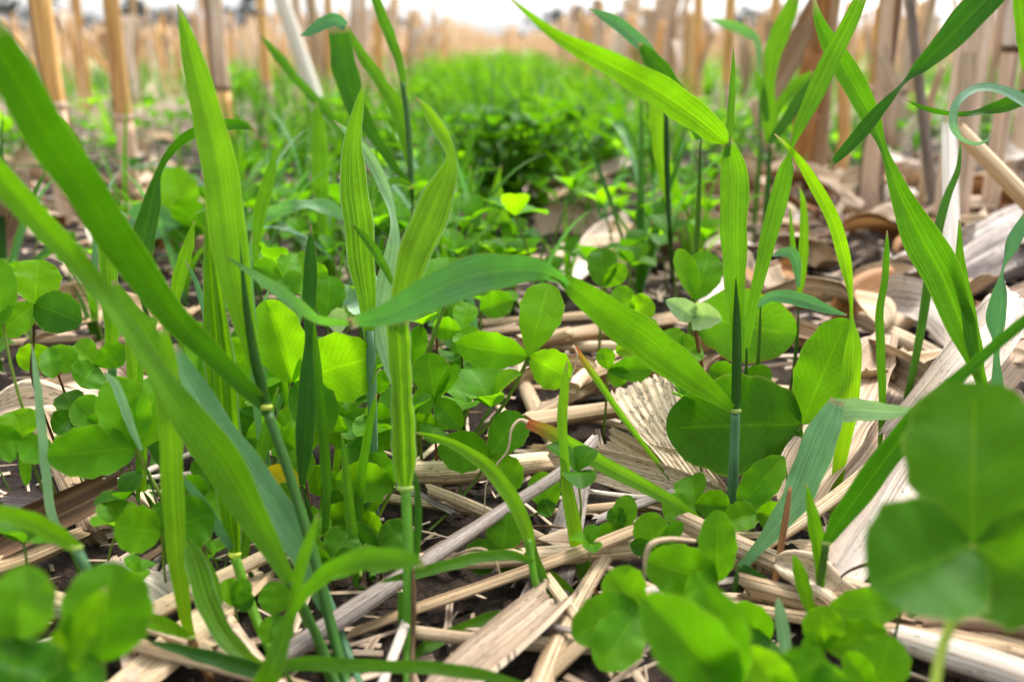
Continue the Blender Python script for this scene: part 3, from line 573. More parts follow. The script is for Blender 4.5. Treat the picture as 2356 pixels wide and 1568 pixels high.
# ---------------------------------------------------------------- clover plants in the foreground
clover('large yellow green clover with a folded upright leaflet, behind the dark narrow blade', (672, 880, .43), [
    (612, 690, -.002, 120, 0, .55, .04, 'cbright', 1.15), (866, 818, -.004, 168, 12, .12, .05, 'cbright', 1.35), (768, 985, -.012, 110, 0, .2, .02, 'cmid')],
    [(688, 960, .428), (700, 1060, .425), (712, 1160, .422)], smat='rstem', sw=8)
clover('sharp three leaflet clover at the centre with small brown scars on its leaflets', (1217, 820, .462), [
    (1262, 652, .012, 104, 4, .10, .07, 'cbright', 1.45), (1048, 792, -.006, 88, -8, .16, .04, 'cbright', 1.2), (1314, 872, -.006, 96, 10, .16, .04, 'cbright', 1.3)],
    [(1172, 910, .468), (1125, 975, .474), (1078, 1018, 0)], sw=9)
clover('clover left of the sharp centre clover with one leaflet turned edge on', (1000, 917, .468), [
    (985, 812, .004, 92, 0, .12, .05, 'cbright', 1.2), (1050, 835, 0, 40, 35, .4, .04, 'cmid'), (1062, 985, -.012, 62, 0, .3, .04, 'cmid'), (948, 930, -.006, 60, 0, .2, .03, 'cbright'), ],
    [(985, 950, .472), (968, 1000, .478)], sw=8)
clover('clover under the chewed grass leaf with three rounded notched leaflets', (1128, 1048, .452), [
    (1008, 1030, -.006, 100, -6, .15, .05, 'cmid', 1.15), (1200, 952, .006, 92, 4, .14, .05, 'cmid', 1.3), (1196, 1122, -.012, 80, 0, .15, .04, 'cbright', 1.3)],
    [(1090, 1110, .458), (1030, 1180, .462), (985, 1222, 0)], sw=7)
clover('clover beside the thick striped culm with plump overlapping leaflets', (906, 1118, .43), [
    (772, 1102, -.008, 96, -8, .18, .08, 'cbright', 1.15), (800, 1020, .006, 88, 0, .2, .05, 'cmid', 1.2), (842, 1045, -.002, 70, 0, .2, .05, 'cmid', 1.2)],
    [(875, 1180, .434), (838, 1262, .436), (828, 1330, 0)], sw=9)
clover('clover bundle with a curled hairy purple tipped bud leaf beside the culm', (872, 905, .45), [
    (880, 850, 0, 40, 20, .7, .05, 'cmid'), (812, 918, -.004, 34, 10, .8, .05, 'cdark')], [(850, 960, .452), (815, 1010, .455)], smat='rstem', sw=8)
clover('huge dark veined clover leaflet behind the thick right culm', (1845, 975, .47), [
    (1532, 985, -.012, 236, 0, .10, .06, 'cdark', .95, .46), (1948, 732, -.004, 128, -4, .28, .05, 'cmid', 1.15, .5)],
    [(1800, 1060, .47), (1745, 1140, .468), (1740, 1200, 0)], sw=9)
clover('bright clover leaflet hanging below the huge dark one', (1803, 1050, .44), [
    (1702, 1168, -.006, 84, 0, .2, .05, 'cbright', 1.1)], [(1812, 1110, .445), (1815, 1170, 0)], sw=6)
clover('clover with an orange rimmed round leaflet and a hairy folded pale one', (1597, 728, .52), [
    (1832, 772, -.008, 170, 4, .08, .05, 'corange', 1.0, .5), (1662, 735, -.014, 66, 0, .75, .08, 'cpale', .9), (1532, 690, -.014, 52, 0, .6, .06, 'cpale', 1.0)],
    [(1603, 780, .522), (1615, 855, .525)], smat='rstem', sw=9)
clover('pair of rounded upright clover leaflets behind the hairy pale one', (1602, 690, .56), [
    (1632, 580, .01, 90, 0, .12, .05, 'cmid', 1.2), (1560, 572, .004, 56, 20, .2, .05, 'cbright', 1.2)], sw=7)
clover('round clover at the left edge with a star marked dark leaflet', (80, 700, .43), [
    (88, 598, .006, 106, 0, .12, .05, 'cbright', 1.15, .5), (188, 742, -.012, 100, 0, .1, .05, 'cdark', 1.1, .5), (-6, 772, -.01, 74, 0, .2, .04, 'cmid', 1.15)],
    [(78, 780, .435), (74, 870, .44)], smat='rstem', sw=7)
clover('clover leaflet cut off by the left edge above the star marked clover', (8, 745, .42), [
    (-22, 590, .006, 90, 0, .12, .05, 'cmid', 1.2), (-70, 760, 0, 80)], [(25, 840, .42), (60, 960, .422)], sw=7)
clover('small clover under the star marked one with two light leaflets', (112, 800, .46), [
    (44, 842, -.006, 68, 0, .15, .04, 'cbright'), (176, 850, -.006, 66, 0, .15, .04, 'cmid'), (120, 870, -.01, 50)], smat='rstem', sw=6)
clover('large clover low on the left with one wide level leaflet and one upright', (312, 1030, .385), [
    (108, 1050, -.012, 122, 4, .12, .04, 'cmid', 1.0, .5), (262, 866, .002, 120, 0, .22, .05, 'cbright', 1.05), (358, 905, .006, 110, 0, .2, .05, 'cbright', 1.1), ],
    [(335, 1078, .388), (372, 1145, .392), (385, 1210, 0)], sw=10)
clover('cupped clover behind the large low left clover, pale hairy rim', (250, 990, .42), [
    (172, 922, 0, 84, 0, .25, .05, 'cmid'), (200, 960, -.006, 50, 0, .3, .05, 'cmid')], sw=6)
clover('clover of cupped leaflets at the left edge beside the thin pale blade', (52, 1010, .385), [
    (30, 945, .002, 100, 0, .3, .05, 'cbright', 1.1), (-20, 1030, -.008, 90, 0, .2, .05, 'cmid'), (112, 1060, -.008, 74, 0, .25, .05, 'cmid'), (62, 1118, -.006, 26, 0, .5, .03, 'cmid')], sw=7)
clover('round flat clover leaflets above the straw at lower left', (372, 1224, .362), [
    (262, 1212, -.006, 112, 0, .08, .03, 'cmid', 1.05, .5), (492, 1180, .006, 130, 0, .08, .03, 'cmid', 1.0, .5), (380, 1150, .004, 60, 0, .15, .03, 'cdark')],
    [(376, 1290, .366), (384, 1370, 0)], sw=7)
clover('small three leaflet clover facing the camera behind the grass culms at lower left', (633, 1412, .372), [
    (630, 1336, .004, 74, 0, .06, .02, 'cmid', 1.0, .5), (608, 1478, -.006, 52, 0, .1, .02, 'cmid'), (664, 1478, -.006, 50, 0, .1, .02, 'cmid')], sw=5)
clover('shaded folded clover leaves beside the striped lower left leaf', (540, 1395, .38), [
    (522, 1330, .002, 54, 0, .3, .04, 'cmid'), (586, 1372, -.004, 46, 0, .3, .04, 'cdark'), (565, 1330, .004, 50, 0, .2, .04, 'cmid')], sw=5)
clover('small dark clover in the shade behind the grey diagonal stick, three leaflets', (1155, 1270, .452), [
    (1168, 1178, .004, 92, 0, .08, .03, 'cmid', 1.15), (1066, 1290, -.004, 84, 0, .08, .03, 'cdark', 1.1), (1206, 1322, -.006, 76, 0, .08, .03, 'cdark', 1.1)], sw=5)
clover('round clover leaflet behind the upper end of the grey diagonal stick', (1278, 1160, .475), [
    (1228, 1092, .004, 78, 0, .1, .03, 'cmid', 1.1, .5), (1236, 1176, -.004, 44, 0, .1, .03, 'cdark')], [(1230, 1182, .472), (1190, 1200, 0)], sw=5)
clover('stack of three small clover leaflets under the striped husk, right of centre', (1428, 1222, .465), [
    (1446, 1138, .004, 58, 0, .2, .04, 'cmid', 1.1), (1412, 1165, .002, 48, 0, .2, .04, 'cdark'), (1372, 1232, -.004, 52, 0, .2, .04, 'cmid')], sw=5)
clover('notched clover leaflet at the end of the long striped straw', (1508, 1272, .44), [
    (1490, 1178, .004, 86, 0, .1, .04, 'cmid', 1.1, .5), (1570, 1200, 0, 40, 0, .5, .04, 'cmid'), (1450, 1250, 0, 44, 0, .2, .04, 'cdark')], sw=6)
clover('bright cupped clover leaflet upright in front of the thick right culm', (1650, 1338, .36), [
    (1652, 1172, .002, 90, 0, .22, .05, 'cbright', 1.05), (1482, 1292, -.006, 124, 0, .15, .05, 'cbright', 1.05, .5), (1575, 1370, -.012, 80, 0, .2, .04, 'cbright')],
    [(1652, 1400, .36), (1654, 1480, .358)], sw=7)
clover('front clover leaflet with a notch beside the orange bud scale', (1472, 1400, .335), [
    (1402, 1312, .002, 108, 0, .15, .05, 'cbright', 1.2, .5), (1316, 1462, -.01, 128, 0, .14, .06, 'cmid', 1.0, .5), (1380, 1540, -.016, 120, 0, .14, .05, 'cbright')], sw=8, dy=.004)
clover('largest blurred yellow green clover leaf of the front patch', (1690, 1590, .27), [
    (1478, 1370, -.004, 170, 0, .3, .08, 'cbright', 1.0), (1620, 1345, .004, 140, 0, .3, .08, 'cmid', 1.1)], sw=10, dy=.004)
clover('clover leaflet with a shadowed midrib in the middle of the front patch', (1772, 1470, .345), [
    (1662, 1402, -.002, 104, 0, .35, .06, 'cmid', 1.1, .5), (1740, 1560, -.012, 100, 0, .2, .04, 'cdark'), (1690, 1500, -.01, 80, 0, .2, .04, 'cmid')], sw=7, dy=.004)
clover('pair of light clover leaflets with a fold, front patch right of the pale tip', (1900, 1490, .325), [
    (1888, 1392, .002, 96, 0, .3, .05, 'cbright', 1.1), (2042, 1452, -.004, 92, 0, .15, .05, 'cbright', 1.0), (1842, 1490, -.006, 66)], sw=8, dy=.004)
clover('round clover leaflet at the bottom edge below the huge blurred clover', (2010, 1590, .30), [
    (2050, 1462, .002, 124, 0, .12, .05, 'cmid', 1.1, .5), (1945, 1500, 0, 70, 0, .2, .04, 'cmid')], sw=8, dy=.004)
clover('blurred clover leaflets along the bottom edge, middle of the front patch', (1830, 1620, .28), [
    (1872, 1492, 0, 140, 0, .25, .06, 'cmid', 1.1, .5), (1712, 1490, 0, 100, 0, .2, .06, 'cbright', 1.1), (1950, 1560, -.004, 120)], sw=8, dy=.004)
clover('clover leaflet between the front patch and the huge blurred clover', (2075, 1395, .33), [
    (1905, 1402, -.004, 90, 0, .15, .05, 'cmid', 1.1), (2010, 1335, .004, 90, 0, .15, .05, 'cmid')], sw=7, dy=.01)
clover('huge out of focus clover with three dark leaflets at the right edge', (2237, 1252, .245), [
    (2242, 878, .016, 300, 0, .14, .05, 'cdeep', 1.15, .48), (2004, 1350, -.014, 300, 10, .2, .05, 'cdeep', 1.05, .5), (2450, 1372, -.010, 290, -10, .2, .05, 'cdeep', 1.05, .5)],
    [(2200, 1400, .243), (2165, 1500, .24), (2145, 1620, .238)], mat='cdark', smat='collar', sw=24, dy=.004)
clover('out of focus clover leaf with a lit fold in the bottom left corner', (236, 1520, .262), [
    (256, 1292, .002, 200, 0, .3, .06, 'cmid', 1.1, .5), (120, 1600, -.01, 150)], [(240, 1600, .26)], sw=14, dy=.004)
clover('out of focus clover with a browned pale rim at the left edge bottom', (40, 1465, .245), [
    (60, 1298, 0, 150, 0, .55, .08, 'corange', 1.0), (-60, 1400, 0, 130, 0, .3, .08, 'cmid'), (30, 1600, -.012, 190, 0, .2, .06, 'cdark', 1.1, .5)], sw=12, dy=.004)
clover('small hairy edged clover leaflet behind the grey green sweep, left of centre', (752, 735, .52), [
    (760, 634, .006, 78, 0, .1, .04, 'cmid', 1.2, .5), (800, 740, 0, 60, 0, .2, .04, 'cpale')], sw=6)
clover('folded clover leaflet right of the striped sheath, below the sweeping leaf', (950, 838, .50), [
    (968, 748, 0, 50, 0, .35, .05, 'cmid', 1.1)], sw=6)
clover('ribbed clover leaf under the crest of the sweeping leaf', (1105, 712, .62), [
    (1180, 690, 0, 66, 0, .3, .05, 'cmid', 1.0, .5)], sw=6)
clover('yellowing clover leaflet with a brown edge behind the dark left culm', (690, 1120, .42), [
    (610, 1080, -.004, 62, 0, .2, .04, 'cyellow', 1.0), (640, 1160, -.006, 70, 0, .2, .04, 'cmid'), (690, 1030, .006, 70)], smat='rstem', sw=6)
clover('thin veined clover leaflet caught between the culms, left of the dark narrow blade', (565, 1010, .43), [
    (600, 940, .004, 96, 0, .2, .04, 'cdark', 1.1), (560, 1080, -.004, 86, 0, .15, .04, 'cmid'), (650, 985, 0, 80, 0, .15, .03, 'cmid')], sw=6)
clover('light clover leaflet with a fringed edge behind the pleated striped blade', (490, 900, .44), [
    (420, 850, 0, 130, 0, .12, .04, 'cbright', 1.0, .5), (450, 740, .006, 76, 0, .2, .04, 'cmid'), (560, 850, .004, 120, 0, .1, .04, 'cbright'), (590, 790, .006, 110, 0, .1, .04, 'cbright')], sw=6)
clover('clover leaflets crowded behind the dark culm below the big yellow green clover', (745, 1000, .45), [
    (730, 930, .004, 84, 0, .2, .04, 'cmid'), (800, 985, 0, 90, 0, .15, .04, 'cbright'), (690, 1000, 0, 80, 0, .15, .04, 'cbright')], smat='rstem', sw=6)
clover('pale clover leaflets below the plump overlapping clover', (740, 1140, .44), [
    (800, 1110, 0, 84, 0, .2, .04, 'cmid'), (720, 1070, 0, 76, 0, .2, .04, 'cbright'), (790, 1180, -.004, 70, 0, .2, .04, 'cbright')], smat='rstem', sw=7)
clover('dark glossy clover with a cupped shaded leaflet behind the arching left leaf', (420, 520, .80), [
    (395, 385, .01, 100, 0, .12, .05, 'cbright', 1.1, .5), (470, 470, -.01, 100, 0, .3, .06, 'cdark', 1.0, .5), (290, 500, -.012, 90, 0, .2, .05, 'blue'), (430, 560, -.01, 80, 0, .2, .05, 'cdark')], sw=9)
clover('upright dark clover leaflet left of the hairy folded clover', (1388, 660, .64), [
    (1384, 572, .008, 72, 0, .4, .06, 'cdark', 1.1, .5), (1440, 610, 0, 50, 20, .2, .05, 'cmid')], sw=8)
clover('small clover between the sweeping leaf and the hairy folded clover', (1450, 730, .56), [
    (1420, 660, .006, 60, 0, .2, .05, 'cmid'), (1500, 690, 0, 66, 0, .2, .05, 'cbright')], sw=6)
clover('small light clover under the sweeping leaf, right of the sharp centre clover', (1400, 850, .52), [
    (1388, 800, 0, 46, 0, .2, .05, 'cbright'), (1440, 880, 0, 50, 0, .2, .05, 'cmid'), (1500, 850, 0, 60, 0, .2, .05, 'cmid')], sw=6)

CROWD = [(640, 1000, .44, 'cbright', 'between the dark culm and the reddish clover stems'), (800, 960, .46, 'cmid', 'under the big round yellow green leaflet'), (850, 1010, .45, 'cbright', 'left of the striped sheath, halfway up'), (600, 900, .46, 'cmid', 'behind the upper dark culm'), (560, 960, .45, 'cbright', 'behind the pleated blade, low'), (720, 870, .47, 'cmid', 'behind the two big yellow green leaflets'), (330, 940, .44, 'cbright', 'behind the narrow vertical left blade'), (470, 1000, .43, 'cmid', 'behind the blue green slanting blade, low'), (1000, 980, .47, 'cmid', 'right of the striped sheath'), (900, 960, .455, 'cmid', 'hidden behind the striped sheath'), (690, 1240, .41, 'cmid', 'low behind the blue green blade tip'), (830, 1190, .43, 'cbright', 'under the plump overlapping leaflets'), (760, 1290, .41, 'cdark', 'behind the blurred rounded leaf, lower centre'), (870, 1260, .415, 'cdark', 'low left of the thick upright culm'), (480, 1130, .42, 'cmid', 'behind the small blue blade, lower left'), (220, 840, .46, 'cmid', 'beside the yellow collar at left'), (170, 960, .45, 'cdark', 'behind the cupped pale rimmed clover'), (650, 640, .55, 'cmid', 'under the tip of the sweeping leaf'), (820, 690, .53, 'cpale', 'just under the narrow waist of the sweeping leaf'), (700, 640, .56, 'cmid', 'left of the dark narrow blade tip'), (1000, 700, .56, 'cmid', 'behind the middle of the sweeping leaf'), (1060, 760, .53, 'cbright', 'under the crest of the sweeping leaf'), (1560, 820, .52, 'cmid', 'under the hairy folded clover'), (1700, 880, .5, 'cmid', 'behind the huge dark veined leaflet'), (1480, 790, .54, 'cbright', 'beneath the right half of the sweeping leaf'), (1740, 1180, .43, 'cbright', 'at the foot of the thick right culm'), (1600, 1160, .44, 'cmid', 'left of the thick right culm, low')]
for i, (x, y, d, mt, wh) in enumerate(CROWD):
    q = random.Random(i); a = q.uniform(0, 6.3); lv = []
    for k in range(3):
        aa = a + k * 2.1 + q.uniform(-.3, .3); ln = q.uniform(62, 88) * .45 / d
        lv.append((x + ln * cos(aa), y - 10 + ln * .8 * sin(aa), .012 * -sin(aa), q.uniform(62, 88) * .45 / d, q.uniform(-15, 15), q.uniform(.1, .4), .05, mt, q.uniform(1., 1.3), .5))
    clover('clover leaf in the crowd ' + wh, (x, y, d), lv, smat=q.choice(('cstem', 'rstem')), sw=6)

for lab, pts, mt in (('extra thin dark culm leaning in the lower left tiller bundle', [(770, 1600, 0, 16), (735, 1500, .352, 16), (700, 1420, .355, 15), (668, 1330, .358, 12), (640, 1240, .36, 4)], 'culm'),
    ('short purplish culm at the very bottom of the tiller bundle', [(838, 1600, 0, 20), (800, 1500, .356, 20), (765, 1400, .36, 18), (742, 1330, .362, 6)], 'blue'),
    ('slim green culm standing behind the plump overlapping clover', [(858, 1330, 0, 16), (850, 1240, .43, 16), (846, 1150, .432, 15), (848, 1040, .434, 5)], 'culm'),
    ('thin stem with a bud behind the narrow vertical left blade', [(500, 1420, 0, 10), (490, 1340, .38, 10), (470, 1270, .384, 9), (455, 1200, .386, 3)], 'rstem')):
    plant(lab, [Cu(pts, mt)])
plant('narrow blade leaning right between the pleated blade and the dark culm', [Dn(560, 1300, .39, 12), Bl('mid', [(560, 1300, .39, 14), (572, 1200, .391, 28), (590, 1090, .392, 30), (615, 980, .393, 22), (640, 890, .394, 3)], .25)])
plant('fresh narrow blade rising behind the two crossed left diagonals', [Dn(330, 1130, .44, 12), Bl('bright', [(330, 1130, .44, 14), (322, 1000, .44, 30), (310, 880, .44, 32), (300, 780, .44, 22), (296, 690, .44, 3)], .25)])
plant('slender blade rising left of the thick upright culm, over the plump clover', [Dn(820, 1350, .40, 10), Bl('mid', [(820, 1350, .40, 12), (812, 1240, .40, 24), (800, 1130, .40, 22), (792, 1050, .40, 14), (786, 990, .40, 2)], .25)])
plant('thin blade arching right behind the centre clover with scars', [Dn(1060, 900, .55, 9), Bl('mid', [(1060, 900, .55, 10), (1052, 800, .55, 20), (1040, 700, .55, 20), (1030, 620, .55, 12), (1024, 560, .55, 2)], .25), Bl('blue', [(1064, 880, .55, 8), (1090, 780, .55, 18), (1080, 680, .55, 16), (1060, 610, .55, 3)], .25)])
plant('upright pair of blades at the right foot of the dark clover clump', [Dn(1130, 640, .9, 14), Bl('bright', [(1130, 640, .9, 14), (1128, 540, .9, 24), (1140, 450, .9, 22), (1152, 380, .9, 3)], .2), Bl('mid', [(1120, 640, .9, 12), (1095, 540, .9, 24), (1086, 450, .9, 22), (1080, 380, .9, 3)], .2)])
plant('bright blade standing behind the crest of the sweeping leaf', [Dn(1180, 660, .8, 14), Bl('bright', [(1180, 660, .8, 14), (1170, 560, .8, 26), (1155, 470, .8, 20), (1148, 420, .8, 3)], .2), Bl('blue', [(1185, 650, .8, 10), (1200, 560, .8, 22), (1230, 520, .8, 3)], .2)])

q = random.Random(404)
for k in range(16):
    x, yb, d = q.uniform(240, 1120), q.uniform(1050, 1300), q.uniform(.41, .52); ln = q.uniform(330, 560) * .45 / d; lx = q.uniform(-90, 90); wv = q.uniform(13, 22) * .45 / d; bend = q.uniform(-40, 40)
    plant('thin upright grass blade among the crowded clovers, left half', [Dn(x, yb, d, wv * .5), Bl(q.choice(('mid', 'mid', 'bright', 'blue')), [(x, yb, d, wv * .5), (x + lx * .25, yb - ln * .3, d, wv), (x + lx * .55 + bend * .5, yb - ln * .6, d - .004, wv, q.uniform(-40, 40)), (x + lx * .9 + bend, yb - ln * .88, d - .008, wv * .6), (x + lx + bend * 1.6, yb - ln, d - .010, 2)], .25)], group='thin blades among the left clovers')
# ---------------------------------------------------------------- soil: one sheet out to the horizon
rng = np.random.default_rng(7)
def axis(near, step, far, k):
    a = [0.0]
    while a[-1] < near: a.append(a[-1] + step)
    s = step
    while a[-1] < far: s *= k; a.append(a[-1] + s)
    return np.array(a)
ax = axis(.75, .008, 1500, 1.16); xs = np.concatenate([-ax[:0:-1], ax]); ys = np.concatenate([[-1500, -300, -50, -8, -2, -.6, -.1], .1 + axis(1.3, .008, 1500, 1.16)])
X, Y = np.meshgrid(xs, ys); Z = np.zeros_like(X)
for f_, a_ in ((18, .0022), (47, .0016), (110, .0012), (230, .0008)):
    for q in range(3):
        t_ = rng.uniform(0, 6.28); Z += a_ / 1.5 * np.sin(f_ * (X * cos(t_) + Y * sin(t_)) + rng.uniform(0, 6))
Z *= np.clip(3 - np.hypot(X, Y), 0, 1); Z -= .003
ge = Geo(); ge.grid(np.stack([X, Y, Z], -1), np.stack([X, Y], -1))
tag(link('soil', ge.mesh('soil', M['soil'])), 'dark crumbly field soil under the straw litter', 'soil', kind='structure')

# ---------------------------------------------------------------- dry straw, husks and stalks lying in the foreground
def straw(label, pts, mat, flat=.75, name='straw_piece', cat='straw', sides=12, ridge=.05, rag=.006, lift=0):
    "pts rows: (x, y, height of its middle above the soil, width)"
    return one(name, tube_geo([(x, y, -max(z, .001), w_) for x, y, z, w_ in pts], sides=sides, flat=flat, ridge=ridge, rag=rag, seed=nxt()), mat, label, cat)
def husk(label, pts, mat, cup=.3, fold=0., thick=.0006, m=14, roll=0., name='corn_husk', cat='corn husk', lat=None, crumple=.06, rag=.006, **kw):
    "pts rows: (x, y, height above soil, width[, roll])"
    c = [(r[0], r[1], (-max(r[2], .0005) if r[2] < .3 else r[2]), r[3]) + tuple(r[4:]) for r in pts]
    return one(name, ribbon_geo(c, m=m, cup=cup, fold=fold, thick=thick, roll0=roll, vmode='m', lat=lat, crumple=crumple, rag=rag, seed=nxt(), **kw), mat, label, cat)
straw('weathered grey diagonal stick crossing the centre foreground', [(640, 1515, .006, 50), (790, 1418, .012, 56), (890, 1352, .017, 50), (985, 1288, .021, 42), (1150, 1178, .027, 34), (1300, 1080, .033, 30), (1362, 1018, .037, 28)], 'grey', .7, sides=14, ridge=.10)
straw('ribbed tan straw running below the grey diagonal stick to the notched clover', [(825, 1450, .004, 30), (945, 1405, .009, 38), (1100, 1352, .012, 38), (1300, 1282, .016, 40), (1458, 1222, .016, 44)], 'tan', .55, sides=14, ridge=.12)
husk('broad split pale stalk slab lying at the bottom centre', [(1010, 1610, .004, 120), (1120, 1515, .010, 130), (1215, 1435, .013, 120), (1275, 1380, .013, 96)], 'slab', .5, lat='flat', thick=.003, name='split_stalk', cat='corn stalk piece', m=30, crumple=.05, rag=.010)
husk('greyish cracked stalk strip rising from the pale slab under the ribbed straw', [(1225, 1440, .006, 120), (1270, 1330, .006, 100), (1305, 1220, .008, 76), (1330, 1120, .010, 56), (1350, 1062, .014, 40)], 'grey', .35, thick=.002, name='split_stalk', cat='corn stalk piece', m=18)
straw('ribbed straw cut by the bottom edge beside the front clover patch', [(1215, 1600, .003, 44), (1290, 1525, .006, 44), (1400, 1430, .009, 40), (1480, 1370, .010, 36)], 'tan', .6, ridge=.1)
husk('fan shaped torn husk with dark speckles right of centre', [(1640, 1140, .008, 66), (1590, 1085, .012, 76), (1540, 1010, .020, 100), (1500, 945, .028, 146), (1472, 888, .033, 176)], 'speck', .25, pleat=(.045, 26), m=44, crumple=.02, thick=.0005)
husk('long striped husk sheath lying below the fan shaped husk', [(1222, 1048, .012, 60), (1340, 1062, .012, 80), (1450, 1090, .012, 92), (1560, 1120, .012, 86), (1680, 1160, .010, 60)], 'speck', .4, m=22, pleat=(.03, 18), crumple=.03)
husk('striped husk layer spread beneath the speckled fan', [(1400, 1010, .008, 60), (1480, 1060, .008, 90), (1580, 1090, .008, 96), (1660, 1150, .006, 70)], 'cream', .3, m=18)
straw('smooth cream stalk lying behind the striped culm, centre', [(930, 1088, .012, 58), (1040, 1086, .012, 60), (1150, 1074, .012, 58), (1250, 1062, .012, 52)], 'cream', .9, 'stalk_piece', 'corn stalk piece', ridge=.02)
straw('tan straw slanting up right behind the sharp centre clover', [(1130, 1010, .008, 34), (1240, 950, .010, 36), (1350, 896, .012, 34), (1460, 846, .012, 28)], 'tan', .7, ridge=.08)
straw('thin cream straw behind the thin broken tipped leaf', [(1240, 890, .006, 26), (1340, 870, .008, 28), (1440, 832, .010, 24)], 'cream', .7)
husk('dark curled broken stalk rind with torn pale fibres at the left edge', [(-60, 1270, .014, 100), (60, 1210, .018, 104), (170, 1160, .022, 96), (246, 1122, .026, 84)], 'brown', .75, name='split_stalk', cat='corn stalk piece', m=26, crumple=.10, thick=.002, rag=.012)
straw('tan stalk under the dark broken stalk end, left edge', [(-60, 1318, .008, 60), (40, 1288, .008, 58), (120, 1256, .008, 52), (176, 1232, .007, 40)], 'tan', .8, 'stalk_piece', 'corn stalk piece', ridge=.06)
husk('pale torn husk behind the dark broken stalk end', [(180, 1140, .010, 60), (250, 1146, .014, 70), (310, 1170, .012, 50), (350, 1190, .006, 30)], 'husk', .3)
husk('curled grey husk scrap by the left edge clover', [(20, 1150, .010, 50), (90, 1160, .012, 56), (150, 1190, .008, 40)], 'grey', .6)
husk('broad striped straw slab lying in the lower left corner region', [(260, 1600, .004, 90), (360, 1520, .006, 96), (450, 1445, .007, 92), (545, 1360, .008, 78), (600, 1316, .006, 60)], 'cream', .2, lat='flat', thick=.003, m=20, name='split_stalk', cat='corn stalk piece')
straw('brown twig across the dark soil, lower left', [(180, 1380, .006, 22), (270, 1330, .008, 24), (360, 1270, .010, 22), (420, 1240, .012, 16)], 'brown', .8)
straw('pale straw behind the narrow vertical left blade', [(330, 1380, .006, 34), (400, 1300, .010, 36), (450, 1240, .012, 28)], 'grey', .7)
husk('pale weathered split husk slanting up beside the huge dark clover, right', [(1890, 1395, .008, 70), (1960, 1310, .014, 84), (2030, 1210, .022, 92), (2090, 1110, .028, 96), (2130, 1050, .030, 80)], 'white', .6, thick=.001, m=26, crumple=.12, rag=.01)
husk('thin pale husk strip lying left of the weathered split husk', [(1905, 1310, .010, 30), (1950, 1230, .018, 40), (2010, 1150, .026, 44), (2070, 1070, .030, 36)], 'white', .3)
straw('cream straw slanting under the broad right grass blade', [(1700, 1290, .008, 26), (1800, 1230, .014, 34), (1900, 1160, .020, 38), (2000, 1080, .026, 38), (2100, 985, .032, 34), (2180, 910, .036, 26)], 'cream', .6, ridge=.1)
husk('striped straw slab behind the red brown stem', [(1720, 1280, .006, 70), (1800, 1302, .007, 84), (1880, 1330, .007, 84), (1960, 1372, .006, 70)], 'cream', .2, lat='flat', thick=.003, m=20, name='split_stalk', cat='corn stalk piece')
straw('thick pale stalk lying in the bottom right corner', [(2080, 1470, .010, 70), (2180, 1500, .012, 84), (2280, 1530, .012, 90), (2420, 1580, .012, 94)], 'white', .8, 'stalk_piece', 'corn stalk piece', sides=18, ridge=.03)
straw('dark brown stalk behind the thick pale corner stalk', [(2120, 1432, .008, 56), (2220, 1428, .009, 60), (2400, 1450, .010, 64)], 'brown', .8, 'stalk_piece', 'corn stalk piece', sides=16, ridge=.08)
one('dry_twig', tube_geo([(1772, 1420, 0, 14), (1782, 1340, .385, 14), (1796, 1260, .388, 15), (1808, 1190, .39, 16), (1818, 1120, .392, 8)]), 'rustchunk', 'thin red brown dry stem standing beside the grey green folded leaf', 'dry stem')
husk('pale broad husk spread behind the bright twisted blade, right', [(1810, 1180, .012, 120), (1880, 1060, .022, 150), (1950, 940, .032, 150), (2010, 830, .038, 100), (2040, 770, .042, 50)], 'husk', .45, m=26, roll=-12, crumple=.14, wave=.1)
husk('shaded brown husk half under the pale broad husk', [(1900, 1130, .010, 110), (1990, 1020, .016, 140), (2060, 900, .02, 120), (2100, 830, .022, 80)], 'husk', .35, m=18, roll=10)
husk('rolled veined husk in front of the pale stalk end, right', [(1960, 790, .034, 34), (2030, 830, .036, 84), (2110, 880, .034, 110), (2180, 930, .028, 90)], 'husk', .9, m=20)
husk('large white husk standing behind the bluish twisted leaf', [(2060, 1010, .020, 90), (2140, 930, .034, 120), (2220, 840, .048, 140), (2290, 750, .062, 120), (2322, 690, .070, 60)], 'white', .6, m=26, crumple=.12)
husk('pale crumpled husk at the right edge below the bluish twisted leaf', [(2260, 930, .018, 60), (2310, 850, .03, 100), (2360, 790, .034, 110), (2420, 740, .034, 90)], 'husk', .4, m=18)
husk('rusty brown husk fragment with rough fibres, right', [(1912, 726, .030, 30), (1960, 690, .036, 74), (2010, 655, .042, 84), (2062, 628, .044, 50)], 'rustchunk', -.4, m=16, thick=.002, crumple=.12)
husk('grey wood like husk flap beside the rusty brown fragment', [(2052, 640, .030, 24), (2110, 614, .034, 56), (2180, 596, .034, 66), (2260, 590, .030, 50)], 'pink', .3, m=14, thick=.001)
straw('cream split stalk end lying under the rusty brown fragment', [(1965, 728, .022, 46), (2050, 768, .022, 50), (2130, 806, .020, 50), (2200, 842, .016, 44)], 'cream', .7, 'stalk_piece', 'corn stalk piece', sides=12, ridge=.06)
straw('big weathered grey stalk butt at the right edge', [(2130, 660, .026, 120), (2220, 610, .030, 170), (2320, 560, .034, 190), (2460, 510, .036, 200)], 'grey', .75, 'stalk_piece', 'corn stalk piece', sides=26, ridge=.06, rag=.02)
straw('brown shaded stalk under the weathered grey butt, right edge', [(2200, 790, .014, 60), (2290, 720, .018, 90), (2420, 670, .020, 110)], 'brown', .7, 'stalk_piece', 'corn stalk piece', sides=16, ridge=.08)
st = thing('broken_stalk', 'bent pale stalk propped upright with its tan hollow half hanging right', 'corn stalk piece', tuple(P(2243, 740, .60) * np.array((1, 1, 0))))
